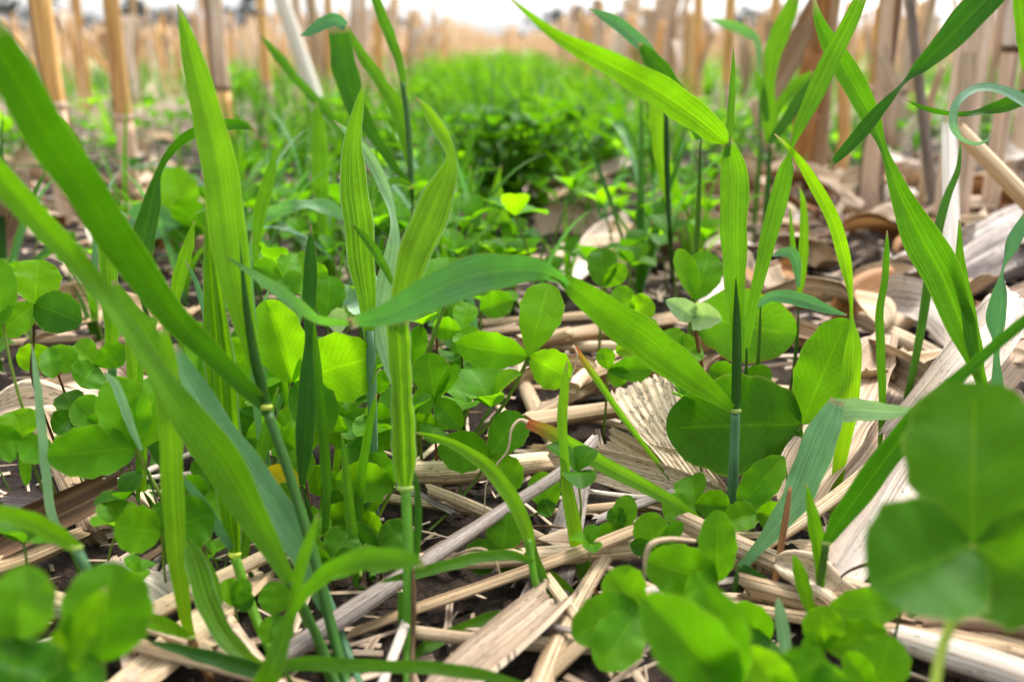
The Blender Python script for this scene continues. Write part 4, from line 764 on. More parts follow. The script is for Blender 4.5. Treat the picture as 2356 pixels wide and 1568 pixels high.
o_ = np.array(st.location)
a_, b_ = to_ground(2243, 735, .60); ge = Geo(); tt = np.linspace(0, 1, 24)[:, None]; top = P(2184, 288, .66); tube(ge, top * (1 - tt) + b_ * tt, np.linspace(.0052, .0060, 24), 12, flat=.6, ridge=.05, rag=.002, seed=3)
link('stalk_rind', ge.mesh('stalk_rind', M['rind'], o_), st)
ge = Geo(); p1, p2 = P(2208, 300, .66), P(2400, 500, .66); tube(ge, p1 * (1 - tt) + p2 * tt, np.linspace(.0062, .0078, 24), 14, flat=.8, ridge=.04, rag=.003, seed=4)
link('hanging_half', ge.mesh('hanging_half', M['pith'], o_), st)
straw('blurred tan stalk lying behind the dark central clover clump', [(1240, 468, .012, 22), (1340, 420, .014, 24), (1440, 380, .014, 24), (1490, 362, .014, 20)], 'tan', .8, 'stalk_piece', 'corn stalk piece')
husk('blurred bent white husk strip beside the tan stalk, right of centre', [(1370, 390, .03, 24), (1420, 380, .05, 26), (1460, 366, .05, 26), (1500, 400, .03, 26), (1540, 450, .01, 20)], 'white', .3)
straw('blurred cream stalk at the foot of the second corn stalk, left', [(225, 482, .012, 26), (270, 478, .012, 28), (330, 470, .012, 26)], 'cream', .9, 'stalk_piece', 'corn stalk piece')
husk('blurred pale husk mound at the left edge behind the wide leaves', [(-40, 640, .02, 80), (0, 560, .05, 90), (30, 480, .09, 80), (50, 390, .12, 40)], 'husk', .5, m=14)
husk('whitish crumpled husk in the middle distance right of the sweeping leaf', [(1290, 660, .012, 40), (1330, 610, .016, 70), (1390, 550, .016, 80), (1450, 510, .012, 50)], 'white', .35)
husk('pinkish husk patch behind the sweeping leaf crest', [(1230, 520, .012, 60), (1290, 500, .020, 76), (1360, 520, .016, 60), (1410, 560, .010, 40)], 'husk', .5)
one('bud_scale', ribbon_geo([(1376, 1404, -.002, 14), (1380, 1390, -.006, 26), (1376, 1372, -.010, 20), (1368, 1354, -.014, 3)], cup=.8, thick=.0008, seed=5), 'rustchunk', 'small orange bud scale beside the front notched clover', 'bud scale')
for k_, (lab, pts) in enumerate((('curled dry thread looped over the dark shaded clover', [(1010, 1312, .010, 4), (1060, 1272, .02, 6), (1110, 1262, .024, 7), (1140, 1290, .018, 7), (1152, 1330, .010, 4)]),
    ('curled brown tendril beside the cracked stalk strip', [(1180, 1222, .006, 4), (1240, 1210, .012, 6), (1300, 1215, .014, 6), (1340, 1235, .012, 6), (1330, 1270, .008, 5), (1270, 1310, .004, 3)]),
    ('dry curled strip hanging over the upper front clover leaflet', [(1600, 1244, .044, 10), (1540, 1240, .046, 12), (1498, 1252, .046, 14), (1484, 1290, .040, 10), (1482, 1340, .032, 4)]),
    ('thin dry stalk fibre hooked over the weathered split husk', [(1915, 1350, .012, 4), (1945, 1318, .02, 6), (1985, 1300, .026, 9), (2012, 1296, .028, 12)]))):
    one('dry_thread', tube_geo([(x, y, -z, w_) for x, y, z, w_ in pts], sides=7), 'brown' if k_ in (1, 3) else 'cream', lab, 'dry thread')

# ---------------------------------------------------------------- scattered litter: copies that share meshes
def proto_straw(L_, r, mat, flat, seed):
    r_ = np.random.default_rng(seed); t = np.linspace(-.5, .5, 14); b = r_.uniform(-.12, .12)
    pos = np.column_stack([t * L_, b * L_ * t * t, r + r_.uniform(-.02, .02) * L_ * np.sin(t * 7) * .2]); return tube(Geo(), pos, r * (1 + .12 * np.sin(t * 5 + seed)), 10, flat=flat, ridge=.12, rag=r * 1.6, seed=seed).mesh('straw_piece', M[mat])
def proto_husk(L_, w_, mat, seed, twist=1.):
    r_ = np.random.default_rng(seed); n = 22; t = np.linspace(0, 1, n)
    pos = np.column_stack([(t - .5) * L_, .12 * L_ * np.sin(t * 3 + seed), .004 + .16 * L_ * np.abs(np.sin(t * r_.uniform(2, 4) + r_.uniform(0, 1)))])
    T = unit(np.gradient(pos, axis=0)); ang = twist * (t - .5) * r_.uniform(-1.6, 1.6) + r_.uniform(-.5, .5)
    S = unit(np.cross(T, np.array((0, 0, 1.)))); N = np.cross(S, T)
    Lv = np.cos(ang)[:, None] * S + np.sin(ang)[:, None] * N; Nv = -np.sin(ang)[:, None] * S + np.cos(ang)[:, None] * N
    wd = w_ * np.clip(.35 + 1.2 * np.sin(np.clip(t * 1.05, 0, 1) * pi) ** .6, .2, 1) * (1 + .1 * np.sin(t * 21 + seed)); g_ = Geo()
    strip(g_, pos, wd, Lv, Nv, m=12, cup=r_.uniform(.1, .7), crumple=.14, thick=.0005, vmode='m', seed=seed); return g_.mesh('corn_husk', M[mat])
PS = [proto_straw(l_, r, mt, f_, i) for i, (l_, r, mt, f_) in enumerate(((.07, .0030, 'cream', .6), (.10, .0036, 'tan', .7), (.05, .0024, 'grey', .5), (.13, .0052, 'cream', .8), (.04, .0022, 'brown', .6), (.09, .0028, 'pink', .5), (.16, .0068, 'tan', .85), (.06, .0020, 'white', .6)))]
PH = [proto_husk(.11, .034, 'tan', 40), proto_husk(.09, .03, 'rustchunk', 41)] + [proto_husk(l_, w_, mt, 20 + i) for i, (l_, w_, mt) in enumerate(((.07, .022, 'husk'), (.10, .030, 'white'), (.05, .020, 'pink'), (.12, .026, 'cream'), (.045, .016, 'brown'), (.09, .034, 'husk'), (.06, .018, 'white'), (.10, .026, 'tan'), (.08, .02, 'speck')))]
R = random.Random(11)
def place(mesh, name, label, cat, group, x, y, z=0., s=1., rx=0., ry=0., rz=0.):
    o = link(name, mesh, None, (x, y, z)); o.rotation_euler = (rx, ry, rz); o.scale = (s, s, s); return tag(o, label, cat, group)
def pick(x0, x1, y0, y1):
    "a spot on the soil seen inside a layout box"
    while True:
        x, y = R.uniform(x0, x1), R.uniform(y0, y1)
        if ((x - 1175) / 130) ** 2 + ((y - 575) / 62) ** 2 > 1: break      # the dark clover clump stands clear
    p = P(x, y, 0); return p[0], p[1]
BOX = [(850, 1600, 230, 420, 8, 16, 'showing pale through the green strip'),  # x0, x1, y0, y1, straws, husks, where
    (0, 560, 1000, 1568, 14, 1, 'under the left foreground clovers'), (560, 1300, 1000, 1568, 14, 1, 'on the soil in the centre foreground'),
    (1300, 2356, 1150, 1568, 20, 4, 'on the ground in the right foreground'), (0, 500, 620, 1000, 20, 14, 'behind the left clovers'),
    (1000, 1700, 760, 1000, 30, 8, 'behind the sharp centre clover'), (1650, 2356, 640, 1000, 24, 26, 'among the pale husks on the right'),
    (1550, 2356, 420, 640, 40, 100, 'in the blurred litter drift on the right'), (0, 640, 300, 620, 30, 76, 'blurred at the foot of the left corn stalks'),
    (1080, 1650, 430, 640, 16, 22, 'blurred behind the sweeping leaf'), (560, 1100, 480, 760, 14, 10, 'between the mid-ground clovers')]
for x0, x1, y0, y1, ns, nh, wh in BOX:
    for k in range(ns):
        x, y = pick(x0, x1, y0, y1); place(R.choice(PS), 'straw_piece', 'loose piece of dry straw ' + wh, 'straw', 'loose straw ' + wh, x, y, R.uniform(0, .010), R.uniform(.5, 1.1), R.uniform(-.1, .1), R.uniform(-.18, .18), R.uniform(0, 6.3))
    for k in range(nh):
        x, y = pick(x0, x1, y0, y1); big = 1.15 if y0 < 650 and x0 > 1500 else 1.
        place(R.choice(PH), 'corn_husk', 'loose curled scrap of dry husk ' + wh, 'corn husk', 'loose husk scraps ' + wh, x, y, R.uniform(0, .008) + (R.random() ** 1.5 * .035 if x0 > 1500 and y0 < 700 else 0), R.uniform(.5, 1.15) * (big if y0 < 700 else .7), R.uniform(-.25, .25), R.uniform(-.2, .2), R.uniform(0, 6.3))
# chaff: slivers nobody could count
ge = Geo(); rg = np.random.default_rng(5)
def sliver(x, y, z, l_, w_, a, tilt, roll):
    d = np.array((cos(a) * cos(tilt), sin(a) * cos(tilt), sin(tilt))); s_ = np.array((-sin(a) * cos(roll), cos(a) * cos(roll), sin(roll))); p = np.array((x, y, z)); up = np.array((0, 0, w_ * .35))
    o = ge.nv; ge.v.append(np.array([p - d*l_/2 - s_*w_/2, p - d*l_/2 + s_*w_/2, p + up, p + d*l_/2 + s_*w_/2, p + d*l_/2 - s_*w_/2])); u_ = rg.uniform(0, 40); v_ = rg.uniform(0, 40)
    ge.uv.append(np.array([[u_, v_], [u_ + .2, v_], [u_ + .1, v_ + l_*5], [u_ + .2, v_ + l_*10], [u_, v_ + l_*10]])); ge.nv += 5
    ge.f.extend([(o, o+2, o+1), (o+1, o+2, o+3), (o+3, o+2, o+4), (o, o+4, o+2)])
for k in range(17000):
    yy = .28 + 4.7 * rg.random() ** 1.2
    xx = rg.uniform(-.8, .8) * (yy + .05)
    if yy < .8 and rg.random() < .55: continue
    sliver(xx, yy, rg.uniform(.0, .005), rg.uniform(.006, .035), rg.uniform(.0006, .0026) * (1 + .6 * yy), rg.uniform(0, 6.3), rg.normal(0, .12), rg.normal(0, .3))
tag(link('chaff', ge.mesh('chaff', straw_mat('chaff_bits', (.58, .46, .34), (.28, .195, .125), (.04, .026, .018), fibre=3))), 'fine dry chaff and straw slivers over the soil', 'chaff', kind='stuff')

ge = Geo(); BASE = np.array([(1, 0, 0), (.3, .95, 0), (-.8, .6, 0), (-.8, -.6, 0), (.3, -.95, 0), (.1, .1, .8)])
for k in range(5200):
    yy = .28 + 1.3 * rg.random() ** 1.3; xx = rg.uniform(-.6, .6) * yy; r_ = .0007 + .0045 * rg.random() ** 4; a = rg.uniform(0, 6.3)
    v = BASE * rg.uniform(.7, 1.3, (6, 3)) * r_; v = np.column_stack([v[:, 0] * cos(a) - v[:, 1] * sin(a) + xx, v[:, 0] * sin(a) + v[:, 1] * cos(a) + yy, v[:, 2] - .0015])
    o = ge.nv; ge.v.append(v); ge.uv.append(np.zeros((6, 2))); ge.nv += 6; ge.f.extend([(o + j, o + (j + 1) % 5, o + 5) for j in range(5)])
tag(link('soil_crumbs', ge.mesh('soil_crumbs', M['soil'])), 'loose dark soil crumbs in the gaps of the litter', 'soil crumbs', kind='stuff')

# ---------------------------------------------------------------- corn stubble
def stalk_mesh(r, hgt, lean, nodes, seed, sides=12):
    r_ = np.random.default_rng(seed); zz = np.linspace(-.01, hgt, 26); rad = r * (1.12 - .22 * zz / hgt)
    for nz in nodes: rad = rad * (1 + .16 * np.exp(-((zz - nz) / .006) ** 2))
    pos = np.column_stack([lean[0] * zz, lean[1] * zz, zz]); return tube(Geo(), pos, rad, sides, flat=.92, ridge=.03, rag=.012, seed=seed, hint=(0, 1, 0))
def ring(r, z, lean): 
    zz = np.array([z - .006, z - .003, z, z + .003]); return tube(Geo(), np.column_stack([lean[0] * zz, lean[1] * zz, zz]), r * np.array([1.04, 1.19, 1.22, 1.06]), 14, flat=.92, cap=False, hint=(0, 1, 0))
def sheath(r, z0, z1, lean, a0, seed, width=1.5, flare=.3):
    n = 18; t = np.linspace(0, 1, n); z = z0 + (z1 - z0) * t; m = 10; s = np.linspace(-1, 1, m + 1); r_ = np.random.default_rng(seed)
    wdt = width * (1 - .55 * t); rr = r * 1.16 * (1 + flare * 4 * np.clip(t - .45, 0, 1) ** 1.6)
    ang = a0 + s[None] * wdt[:, None] + .1 * np.sin(9 * t[:, None] + seed); pts = np.stack([rr[:, None] * np.cos(ang) + lean[0] * z[:, None], rr[:, None] * np.sin(ang) + lean[1] * z[:, None], np.broadcast_to(z[:, None], ang.shape)], -1)
    g_ = Geo(); g_.grid(pts, np.stack([np.broadcast_to((s + 1) / 2, ang.shape), np.broadcast_to(z[:, None] * 10, ang.shape)], -1)); return g_
def stalk(label, px, Y, dia, hgt=.42, lean=(0, 0), nodes=(.12,), mat='orange', low='pink', sh=None, seed=0):
    d = Y * cos(PITCH) + H * sin(PITCH) * .5; X = (px - 1178) / FPX * d; r = dia / 2000
    r *= .82; t = thing('corn_stalk', label, 'corn stalk', (X, Y, 0))
    c = link('stem', stalk_mesh(r, hgt, lean, nodes, seed, 14).mesh('stem', M[mat]), t)
    for nz in nodes: link('node', ring(r * (1.12 - .22 * nz / hgt), nz, lean).mesh('node', M['brown' if mat == 'pink' else 'pink']), t)
    if low: link('lower_sheath', tube(Geo(), np.column_stack([lean[0] * (q := np.linspace(-.005, nodes[0] - .007, 8)), lean[1] * q, q]), r * (1.17 - .1 * q / hgt), 14, flat=.94, ridge=.03, hint=(0, 1, 0)).mesh('lower_sheath', M[low]), t)
    for (z0, z1, a0, wdt, fl, mt) in sh or (): link('leaf_sheath', sheath(r, z0, z1, lean, a0, seed, wdt, fl).mesh('leaf_sheath', M[mt]), t)
    return t
stalk('leftmost thick tan corn stalk with a brown sheath leaning off it', 132, 1.22, 29, nodes=(.138, .33), low='low', sh=[(.14, .40, 3.3, .9, .9, 'pink')], seed=1)
stalk('tall orange tan corn stalk second from the left, grey node below its middle', 286, 1.36, 26, nodes=(.114, .31), low='low', sh=[(.118, .17, 3.0, 1.0, .1, 'pink')], seed=2)
stalk('two toned corn stalk, dark grey on its left side and tan on its right', 512, 1.75, 34, nodes=(.135, .30), mat='pink', low='orange', sh=[(.137, .42, 3.4, .8, .15, 'brown'), (.30, .42, 2.6, .5, .5, 'orange')], seed=3)
stalk('thin tan corn stalk fourth from the left', 614, 2.25, 27, nodes=(.125, .27), seed=4)
stalk('greyish corn stalk behind the white leaning stalk', 692, 2.5, 29, mat='pink', sh=[(.12, .3, 3, 1.2, .3, 'brown')], seed=5)
stalk('narrow orange corn stalk just left of the folded grass leaf', 758, 2.7, 26, seed=6, lean=(.02, 0))
a_ = to_ground(770, 262, 1.75)[1]; b_ = P(640, -20, 1.62); ge = Geo(); tube(ge, a_ * (1 - tt) + b_ * tt, np.linspace(.015, .012, 24), 12, ridge=.03, rag=.004)
one('leaning_stalk', ge, 'rind', 'whitish corn stalk leaning left across the upright stubble', 'corn stalk')
a_ = to_ground(160, 330, 1.2)[1]; b_ = P(84, -30, 1.18); ge = Geo(); tube(ge, a_ * (1 - tt) + b_ * tt, np.linspace(.010, .007, 24), 12, ridge=.06)
one('leaning_stalk', ge, 'brown', 'brown stalk remnant leaning against the leftmost corn stalk', 'corn stalk')
stalk('broad pinkish grey corn stalk at the upper right, nearest to the camera', 2205, .98, 36, nodes=(.31,), mat='pink', low=None, sh=[(.0, .20, 4.2, .8, .1, 'husk')], seed=7)
stalk('pinkish corn stalk with a ragged husk collar at the far upper right', 2296, 1.05, 20, nodes=(.205,), mat='pink', low=None, sh=[(.206, .30, 4.6, 2.0, .5, 'white'), (.206, .28, 1.6, 1.6, .4, 'pink')], seed=8)
stalk('grey brown corn stalk with a dark streak right of the crossed blades', 2015, 1.22, 30, nodes=(.16, .29), mat='orange', low='brown', sh=[(.01, .26, 4.4, .9, .1, 'pink'), (.1, .3, 5.2, .4, .2, 'brown')], seed=9)
stalk('dark brown corn stalk hung with a torn slanting husk, upper right', 1885, 1.3, 28, nodes=(.12, .27), mat='orange', low='tan', sh=[(.02, .30, 3.9, 1.0, .8, 'rustchunk'), (.05, .27, 4.9, .7, .3, 'tan'), (.03, .2, 2.2, .6, .9, 'husk')], seed=10)
stalk('second brown corn stalk close behind the torn husk one', 1838, 1.5, 22, nodes=(.1,), mat='tan', low=None, lean=(.05, 0), sh=[(.05, .24, 4, 1.2, .7, 'tan')], seed=11)
stalk('orange corn stalk standing alone right of the bright sky gap', 1668, 2.0, 25, nodes=(.13,), seed=12)
stalk('pale corn stalk at the right edge behind the curled leaf', 2352, 1.5, 26, nodes=(.13,), mat='tan', seed=13)
stalk('slim grey corn stalk between the crossed blades and the broad pinkish stalk', 2075, 1.9, 22, mat='pink', seed=14)
stalk('thin tan corn stalk left of the torn husk stalk', 1770, 2.3, 24, seed=15, sh=[(.1, .25, 4, 1.3, .5, 'tan')])
husk('torn tan husk flap slanting from the dark brown stalk, upper right', [(1760, 250, 1.28, 30), (1800, 170, 1.27, 54), (1845, 90, 1.26, 66), (1890, 0, 1.26, 60), (1920, -60, 1.27, 40)], 'tan', .5, lat=None)
one('leaning_stalk', tube(Geo(), to_ground(2190, 400, 1.05)[1] * (1 - tt) + P(2090, -20, 1.0) * tt, np.linspace(.0062, .0048, 24), 10, ridge=.05), 'grey', 'thin grey stem leaning left in front of the broad pinkish stalk', 'corn stalk')
for x0, y0, d0, x1, y1, d1, r_, mt, lab in ((1858, 400, 1.36, 1905, 40, 1.30, .008, 'brown', 'dark broken stalk leaning on the torn husk stalk, upper right'), (1938, 390, 1.3, 1872, 190, 1.25, .005, 'tan', 'short tan splinter leaning left at the foot of the torn husk stalk'),
        (1978, 395, 1.2, 2042, 110, 1.22, .006, 'orange', 'golden split stalk leaning right against the dark streaked stalk'), (1806, 380, 1.5, 1738, 235, 1.45, .006, 'husk', 'pale broken stalk leaning left behind the blurred upright grass'),
        (2118, 385, 1.1, 2166, 170, 1.1, .005, 'tan', 'thin tan stalk leaning right beside the broad pinkish stalk'), (1935, 370, 1.4, 1960, 20, 1.4, .010, 'orange', 'golden stalk close left of the dark streaked stalk')):
    one('leaning_stalk', tube(Geo(), to_ground(x0, y0, d0)[1] * (1 - tt) + P(x1, y1, d1) * tt + .006 * np.sin(tt * 6) * np.array((1, 0, 0)), np.linspace(r_, r_ * .8, 24), 10, ridge=.08, rag=.012, seed=nxt()), mt, lab, 'corn stalk')
for pts, mt, lab in (([(1880, 110, 1.24, 50), (1862, 200, 1.23, 66), (1846, 300, 1.23, 50), (1838, 380, 1.24, 16)], 'rustchunk', 'torn rusty leaf hanging down from the torn husk stalk'), ([(2030, 130, 1.16, 30), (2052, 210, 1.15, 44), (2046, 300, 1.15, 30), (2060, 350, 1.16, 8)], 'husk', 'pale shredded leaf hanging from the dark streaked stalk'), ([(1690, 60, 1.9, 20), (1712, 110, 1.88, 34), (1716, 180, 1.88, 24), (1706, 230, 1.9, 6)], 'tan', 'shredded tan leaf hanging from the lone orange stalk')):
    husk(lab, pts, mt, .6, crumple=.16, wave=.12, rag=.02)
# the rest of the stubble rows
VM = [(stalk_mesh(r, h_, (a, b), (.12, .26), 40 + i, 9).mesh('corn_stalk', M[mt])) for i, (r, h_, a, b, mt) in enumerate(((.012, .36, 0, 0, 'orange'), (.013, .42, .04, .02, 'pink'), (.011, .33, -.06, 0, 'tan'), (.012, .30, .1, 0, 'orange'), (.014, .38, -.03, .05, 'tan'), (.010, .26, -.2, .1, 'husk'), (.013, .37, .02, 0, 'orange')))]
SM = [sheath(.0125, .02, .22 + .06 * i, (0, 0), i * 2.1, i, 1.3, 1.6).mesh('leaf_sheath', M[mt]) for i, mt in enumerate(('tan', 'white', 'pink'))]
spots = []
for row, xr in enumerate((-.56, .46, -1.36, 1.24, -2.12, 2.0, -2.9, 2.8, -3.7, 3.6, -4.5, 4.4, -5.3, 5.2, -6.1, 6.0)):
    y = (2.9, 2.5)[row] if row < 2 else .4 + abs(xr) * 1.75
    while y < 60:
        y += R.uniform(.07, .17) if row < 4 else R.uniform(.1, .24)
        if row < 2 and y > 3 and y < 16: y -= R.uniform(0, .06)
        if R.random() < .08: continue
        spots.append((y, xr + R.gauss(0, .05)))
spots = [s for s in spots if abs(s[1]) < .55 * s[0] + .1]; spots.sort(); far = spots[282:]
for y, x in spots[:282]:
    side = 'left of' if x < 0 else 'right of'; dist = 'middle distance' if y < 6 else 'far field'
    o = place(R.choice(VM), 'corn_stalk', 'blurred cut corn stalk in the rows %s the green strip, %s' % (side, dist), 'corn stalk', 'stubble rows %s the green strip, %s' % (side, dist), x, y, 0, R.uniform(.7, 1.15), R.gauss(0, .05), R.gauss(0, .06) if R.random() < .88 else R.choice((-1, 1)) * R.uniform(.25, .7), R.uniform(0, 6.3))
    if y < 8 and R.random() < .7: s_ = link('leaf_sheath', R.choice(SM), o)
ge = Geo()
for y, x in far:
    h_ = R.uniform(.24, .42); z = np.array((0, h_ / 2, h_)); a = R.gauss(0, .08); tube(ge, np.column_stack([x + a * z, np.full(3, y), z]), np.array((.015, .013, .012)), 5, hint=(0, 1, 0))
for k in range(7000):
    y = 12 + 110 * R.random() ** 1.6; x = R.uniform(-.8, .8) * y; x = round(x / .8) * .8 + R.gauss(0, .06); h_ = R.uniform(.2, .42); a = R.gauss(0, .1)
    z = np.array((0, h_)); tube(ge, np.column_stack([x + a * z, np.full(2, y), z]), np.array((.018, .016)), 4, cap=False, hint=(0, 1, 0))
tag(link('far_stubble', ge.mesh('far_stubble', straw_mat('far_stubble_straw', (.72, .54, .34), (.62, .43, .24), (.42, .27, .15), fibre=4))), 'blurred mass of cut stalks running to the horizon', 'stubble', kind='stuff')

# ---------------------------------------------------------------- mid-ground and far green: copies that share meshes
def arc_blade(L_, w_, az, bend, seed, mat, lean=.15):
    n = 16; t = np.linspace(0, 1, n); th = lean + bend * t ** 1.6; ds = L_ / (n - 1)
    rr = np.concatenate([[0], np.cumsum(np.sin(th[:-1]) * ds)]); zz = np.concatenate([[0], np.cumsum(np.cos(th[:-1]) * ds)])
    pos = np.column_stack([rr * cos(az), rr * sin(az), zz]); S = np.tile(np.array((-sin(az), cos(az), 0)), (n, 1)); T = unit(np.gradient(pos, axis=0)); tw = (np.random.default_rng(seed).uniform(-1.4, 1.4)) * t
    N = np.cross(T, S); Lv = np.cos(tw)[:, None] * S + np.sin(tw)[:, None] * N; Nv = -np.sin(tw)[:, None] * S + np.cos(tw)[:, None] * N
    wd = w_ * np.minimum(1, .45 + 2.2 * t) * np.clip(1 - t ** 2.6, .02, 1); g_ = Geo(); strip(g_, pos, wd, Lv, Nv, m=4, fold=.25, wave=.05, seed=seed); return g_
def add(g1, g2):
    o = g1.nv; g1.v += g2.v; g1.uv += g2.uv; g1.f += [tuple(i + o for i in f_) for f_ in g2.f]; g1.nv += g2.nv
GP = []
for s_ in range(6):
    r_ = random.Random(s_); parts = []
    for b in range(r_.randint(4, 5)): parts.append(('leaf_blade', arc_blade(r_.uniform(.09, .19), r_.uniform(.004, .0085), b * 2.4 + r_.uniform(-.5, .5), r_.uniform(.2, 2.0), s_ * 10 + b, None, r_.uniform(.02, .3)).mesh('leaf_blade', M[r_.choice(('bright', 'mid', 'mid', 'deep', 'blue'))])))
    GP.append(parts)
def leaflet_geo(ln, wd, az, el, base, seed):
    n = 9; t = (1 - np.cos(np.linspace(0, pi, n))) / 2; d = np.array((cos(az) * cos(el), sin(az) * cos(el), sin(el))); S = np.array((-sin(az), cos(az), 0)); N = np.cross(d, S)
    pos = base + ln * t[:, None] * d + (.10 * ln * np.sin(t * pi))[:, None] * N; g_ = Geo()
    strip(g_, pos, wd * prof(1.2, .5)(t), np.tile(S, (n, 1)), np.tile(N, (n, 1)), m=6, fold=.2, cup=.1, wave=.03, seed=seed); return g_
CP = []
for s_ in range(6):
    r_ = random.Random(50 + s_); hgt = r_.uniform(.03, .075); top = np.array((r_.uniform(-.02, .02), r_.uniform(-.02, .02), hgt)); a0 = r_.uniform(0, 6); mt = ('cmid', 'cbright', 'cmid', 'cdark', 'cbright', 'cmid')[s_]; parts = []
    for k in range(3): parts.append(('leaflet', leaflet_geo(r_.uniform(.017, .024), r_.uniform(.016, .022), a0 + k * 2.09, r_.uniform(-.1, .9), top, s_ * 5 + k).mesh('leaflet', M[mt])))
    t = np.linspace(0, 1, 7)[:, None]; parts.append(('stem', tube(Geo(), top * t + np.sin(t * pi) * np.array((.004, .003, 0)), np.full(7, .0008), 6).mesh('stem', M['cstem']))); CP.append(parts)
def inst(parts, name, label, cat, group, x, y, s):
    t = thing(name, label, cat, (x, y, 0), group); t.rotation_euler = (0, 0, R.uniform(0, 6.3)); t.scale = (s, s, s)
    for nm, me in parts: link(nm, me, t)
GBOX = [(560, 1120, 560, 800, 16, 0, 'in front of the mid-ground clovers, left of centre'),   # x0, x1, y0, y1 of the feet, grass plants, clovers, where
    (560, 1250, 500, 760, 34, 70, 'behind the sweeping leaf, left of centre'), (300, 620, 480, 760, 8, 18, 'behind the broad tall blade'),
    (1250, 1660, 470, 760, 10, 26, 'between the sweeping leaf and the right culm'), (0, 320, 640, 1000, 3, 10, 'behind the left diagonal blades'),
    (560, 1100, 760, 1150, 0, 30, 'under the foreground clovers, left of centre'), (1080, 1560, 430, 560, 8, 18, 'in the dark clump at the foot of the green strip'),
    (1640, 2000, 380, 470, 12, 6, 'at the foot of the right stubble'), (330, 720, 300, 440, 16, 16, 'at the foot of the left stubble'),
    (1950, 2356, 330, 420, 14, 10, 'behind the broad pinkish stalk'), (1300, 2050, 1150, 1480, 0, 3, 'in the shade of the front patch'), (0, 560, 1120, 1480, 0, 12, 'in the lower left shade'), (900, 1500, 330, 480, 34, 26, 'in the near end of the green strip')]
for x0, x1, y0, y1, ng, nc, wh in GBOX:
    for k in range(ng):
        x, y = pick(x0, x1, y0, y1); inst(R.choice(GP), 'grass_plant', 'small grass plant growing ' + wh, 'grass plant', 'small grass plants ' + wh, x, y, R.uniform(.55, 1.05))
    for k in range(nc):
        x, y = pick(x0, x1, y0, y1); inst(R.choice(CP), 'clover_plant', 'small clover growing ' + wh, 'clover', 'small clovers ' + wh, x, y, R.uniform(.7, 1.25) * (.55 if y0 >= 1000 else 1))
FT = []
for s_ in range(5):
    r_ = random.Random(90 + s_); g_ = Geo()
    for b in range(13): add(g_, arc_blade(r_.uniform(.08, .22), r_.uniform(.004, .009), r_.uniform(0, 6.3), r_.uniform(.1, 1.4), b + 200, None, r_.uniform(.03, .4)))
    FT.append(g_.mesh('grass_tuft', M[('bright', 'mid', 'mid', 'bright', 'mid')[s_]]))
FC = []
for s_ in range(5):
    r_ = random.Random(120 + s_); g_ = Geo()
    for b in range(12):
        c = np.array((r_.gauss(0, .04), r_.gauss(0, .04), r_.uniform(.02, .08))); a0 = r_.uniform(0, 6)
        for k in range(3): add(g_, leaflet_geo(.021, .019, a0 + k * 2.09, r_.uniform(-.1, .9), c, b))
        t = np.linspace(0, 1, 3)[:, None]; tube(g_, c * t, np.full(3, .001), 4, cap=False)
    FC.append(g_.mesh('clover_clump', M[('cbright', 'cmid', 'cmid', 'cbright', 'cdark')[s_]]))
g_ = Geo(); r_ = random.Random(77)
for b in range(75):
    hh = .115 * r_.random() ** .8; c = np.array((r_.gauss(0, .040), r_.gauss(0, .035), .01 + hh)); a0 = r_.uniform(0, 6)
    for k in range(3): add(g_, leaflet_geo(r_.uniform(.018, .026), r_.uniform(.017, .024), a0 + k * 2.09, r_.uniform(-.6, .8), c, b))
    t = np.linspace(0, 1, 3)[:, None]; tube(g_, c * t, np.full(3, .001), 4, cap=False)
q_ = P(1178, 520, 0); place(g_.mesh('clover_clump', M['cdeep']), 'clover_clump', 'tall dark clover clump standing at the near end of the green strip', 'clover', None, q_[0], q_[1], 0, 1.1)
for k in range(285):
    y = 1.6 + 7.5 * R.random() ** 1.6; strip_ = R.random() < .74; x = R.gauss(-.03, .22) if strip_ else R.uniform(-.52, .52) * y
    wh = 'in the green strip between the stubble rows' if abs(x) < .45 else ('among the left stubble' if x < 0 else 'among the right stubble')
    place(R.choice(FT), 'grass_tuft', 'blurred grass tuft ' + wh, 'grass tuft', 'far grass tufts ' + wh, x, y, 0, R.uniform(.6, 1.05), 0, 0, R.uniform(0, 6.3))
for k in range(120):
    y = 1.6 + 7 * R.random() ** 1.8; strip_ = R.random() < .55; x = R.gauss(-.03, .24) if strip_ else R.uniform(-.52, .52) * y
    wh = 'in the green strip between the stubble rows' if abs(x) < .45 else ('among the left stubble' if x < 0 else 'among the right stubble')
    place(R.choice(FC), 'clover_clump', 'blurred clover clump ' + wh, 'clover', 'far clover clumps ' + wh, x, y, 0, R.uniform(.8, 1.5), 0, 0, R.uniform(0, 6.3))
ge = Geo()
for k in range(16000):
    y = 3.6 + 40 * R.random() ** 1.7; lane = round(R.uniform(-.55, .55) * y / .9); x = (lane * .92 - .03 + R.gauss(0, .2)) if R.random() < .75 else R.uniform(-.55, .55) * y
    l_ = R.uniform(.05, .15); a = R.uniform(0, 6.3); el = R.uniform(.5, 1.5); w_ = R.uniform(.004, .012); p = np.array((x, y, 0.)); d = np.array((cos(a) * cos(el), sin(a) * cos(el), sin(el))); s_ = np.array((-sin(a), cos(a), 0)) * w_ / 2
    o = ge.nv; ge.v.append(np.array([p - s_ * .3, p + s_ * .3, p + d * l_ * .6 + s_, p + d * l_, p + d * l_ * .6 - s_])); ge.uv.append(np.array([[.4, 0], [.6, 0], [1, .6], [.5, 1], [0, .6]]) * .8 + .1); ge.nv += 5; ge.f.append((o, o+1, o+2, o+3, o+4))
tag(link('far_ground_cover', ge.mesh('far_ground_cover', M['mid'])), 'blurred low green cover running away between the far stubble rows', 'ground cover', kind='stuff')

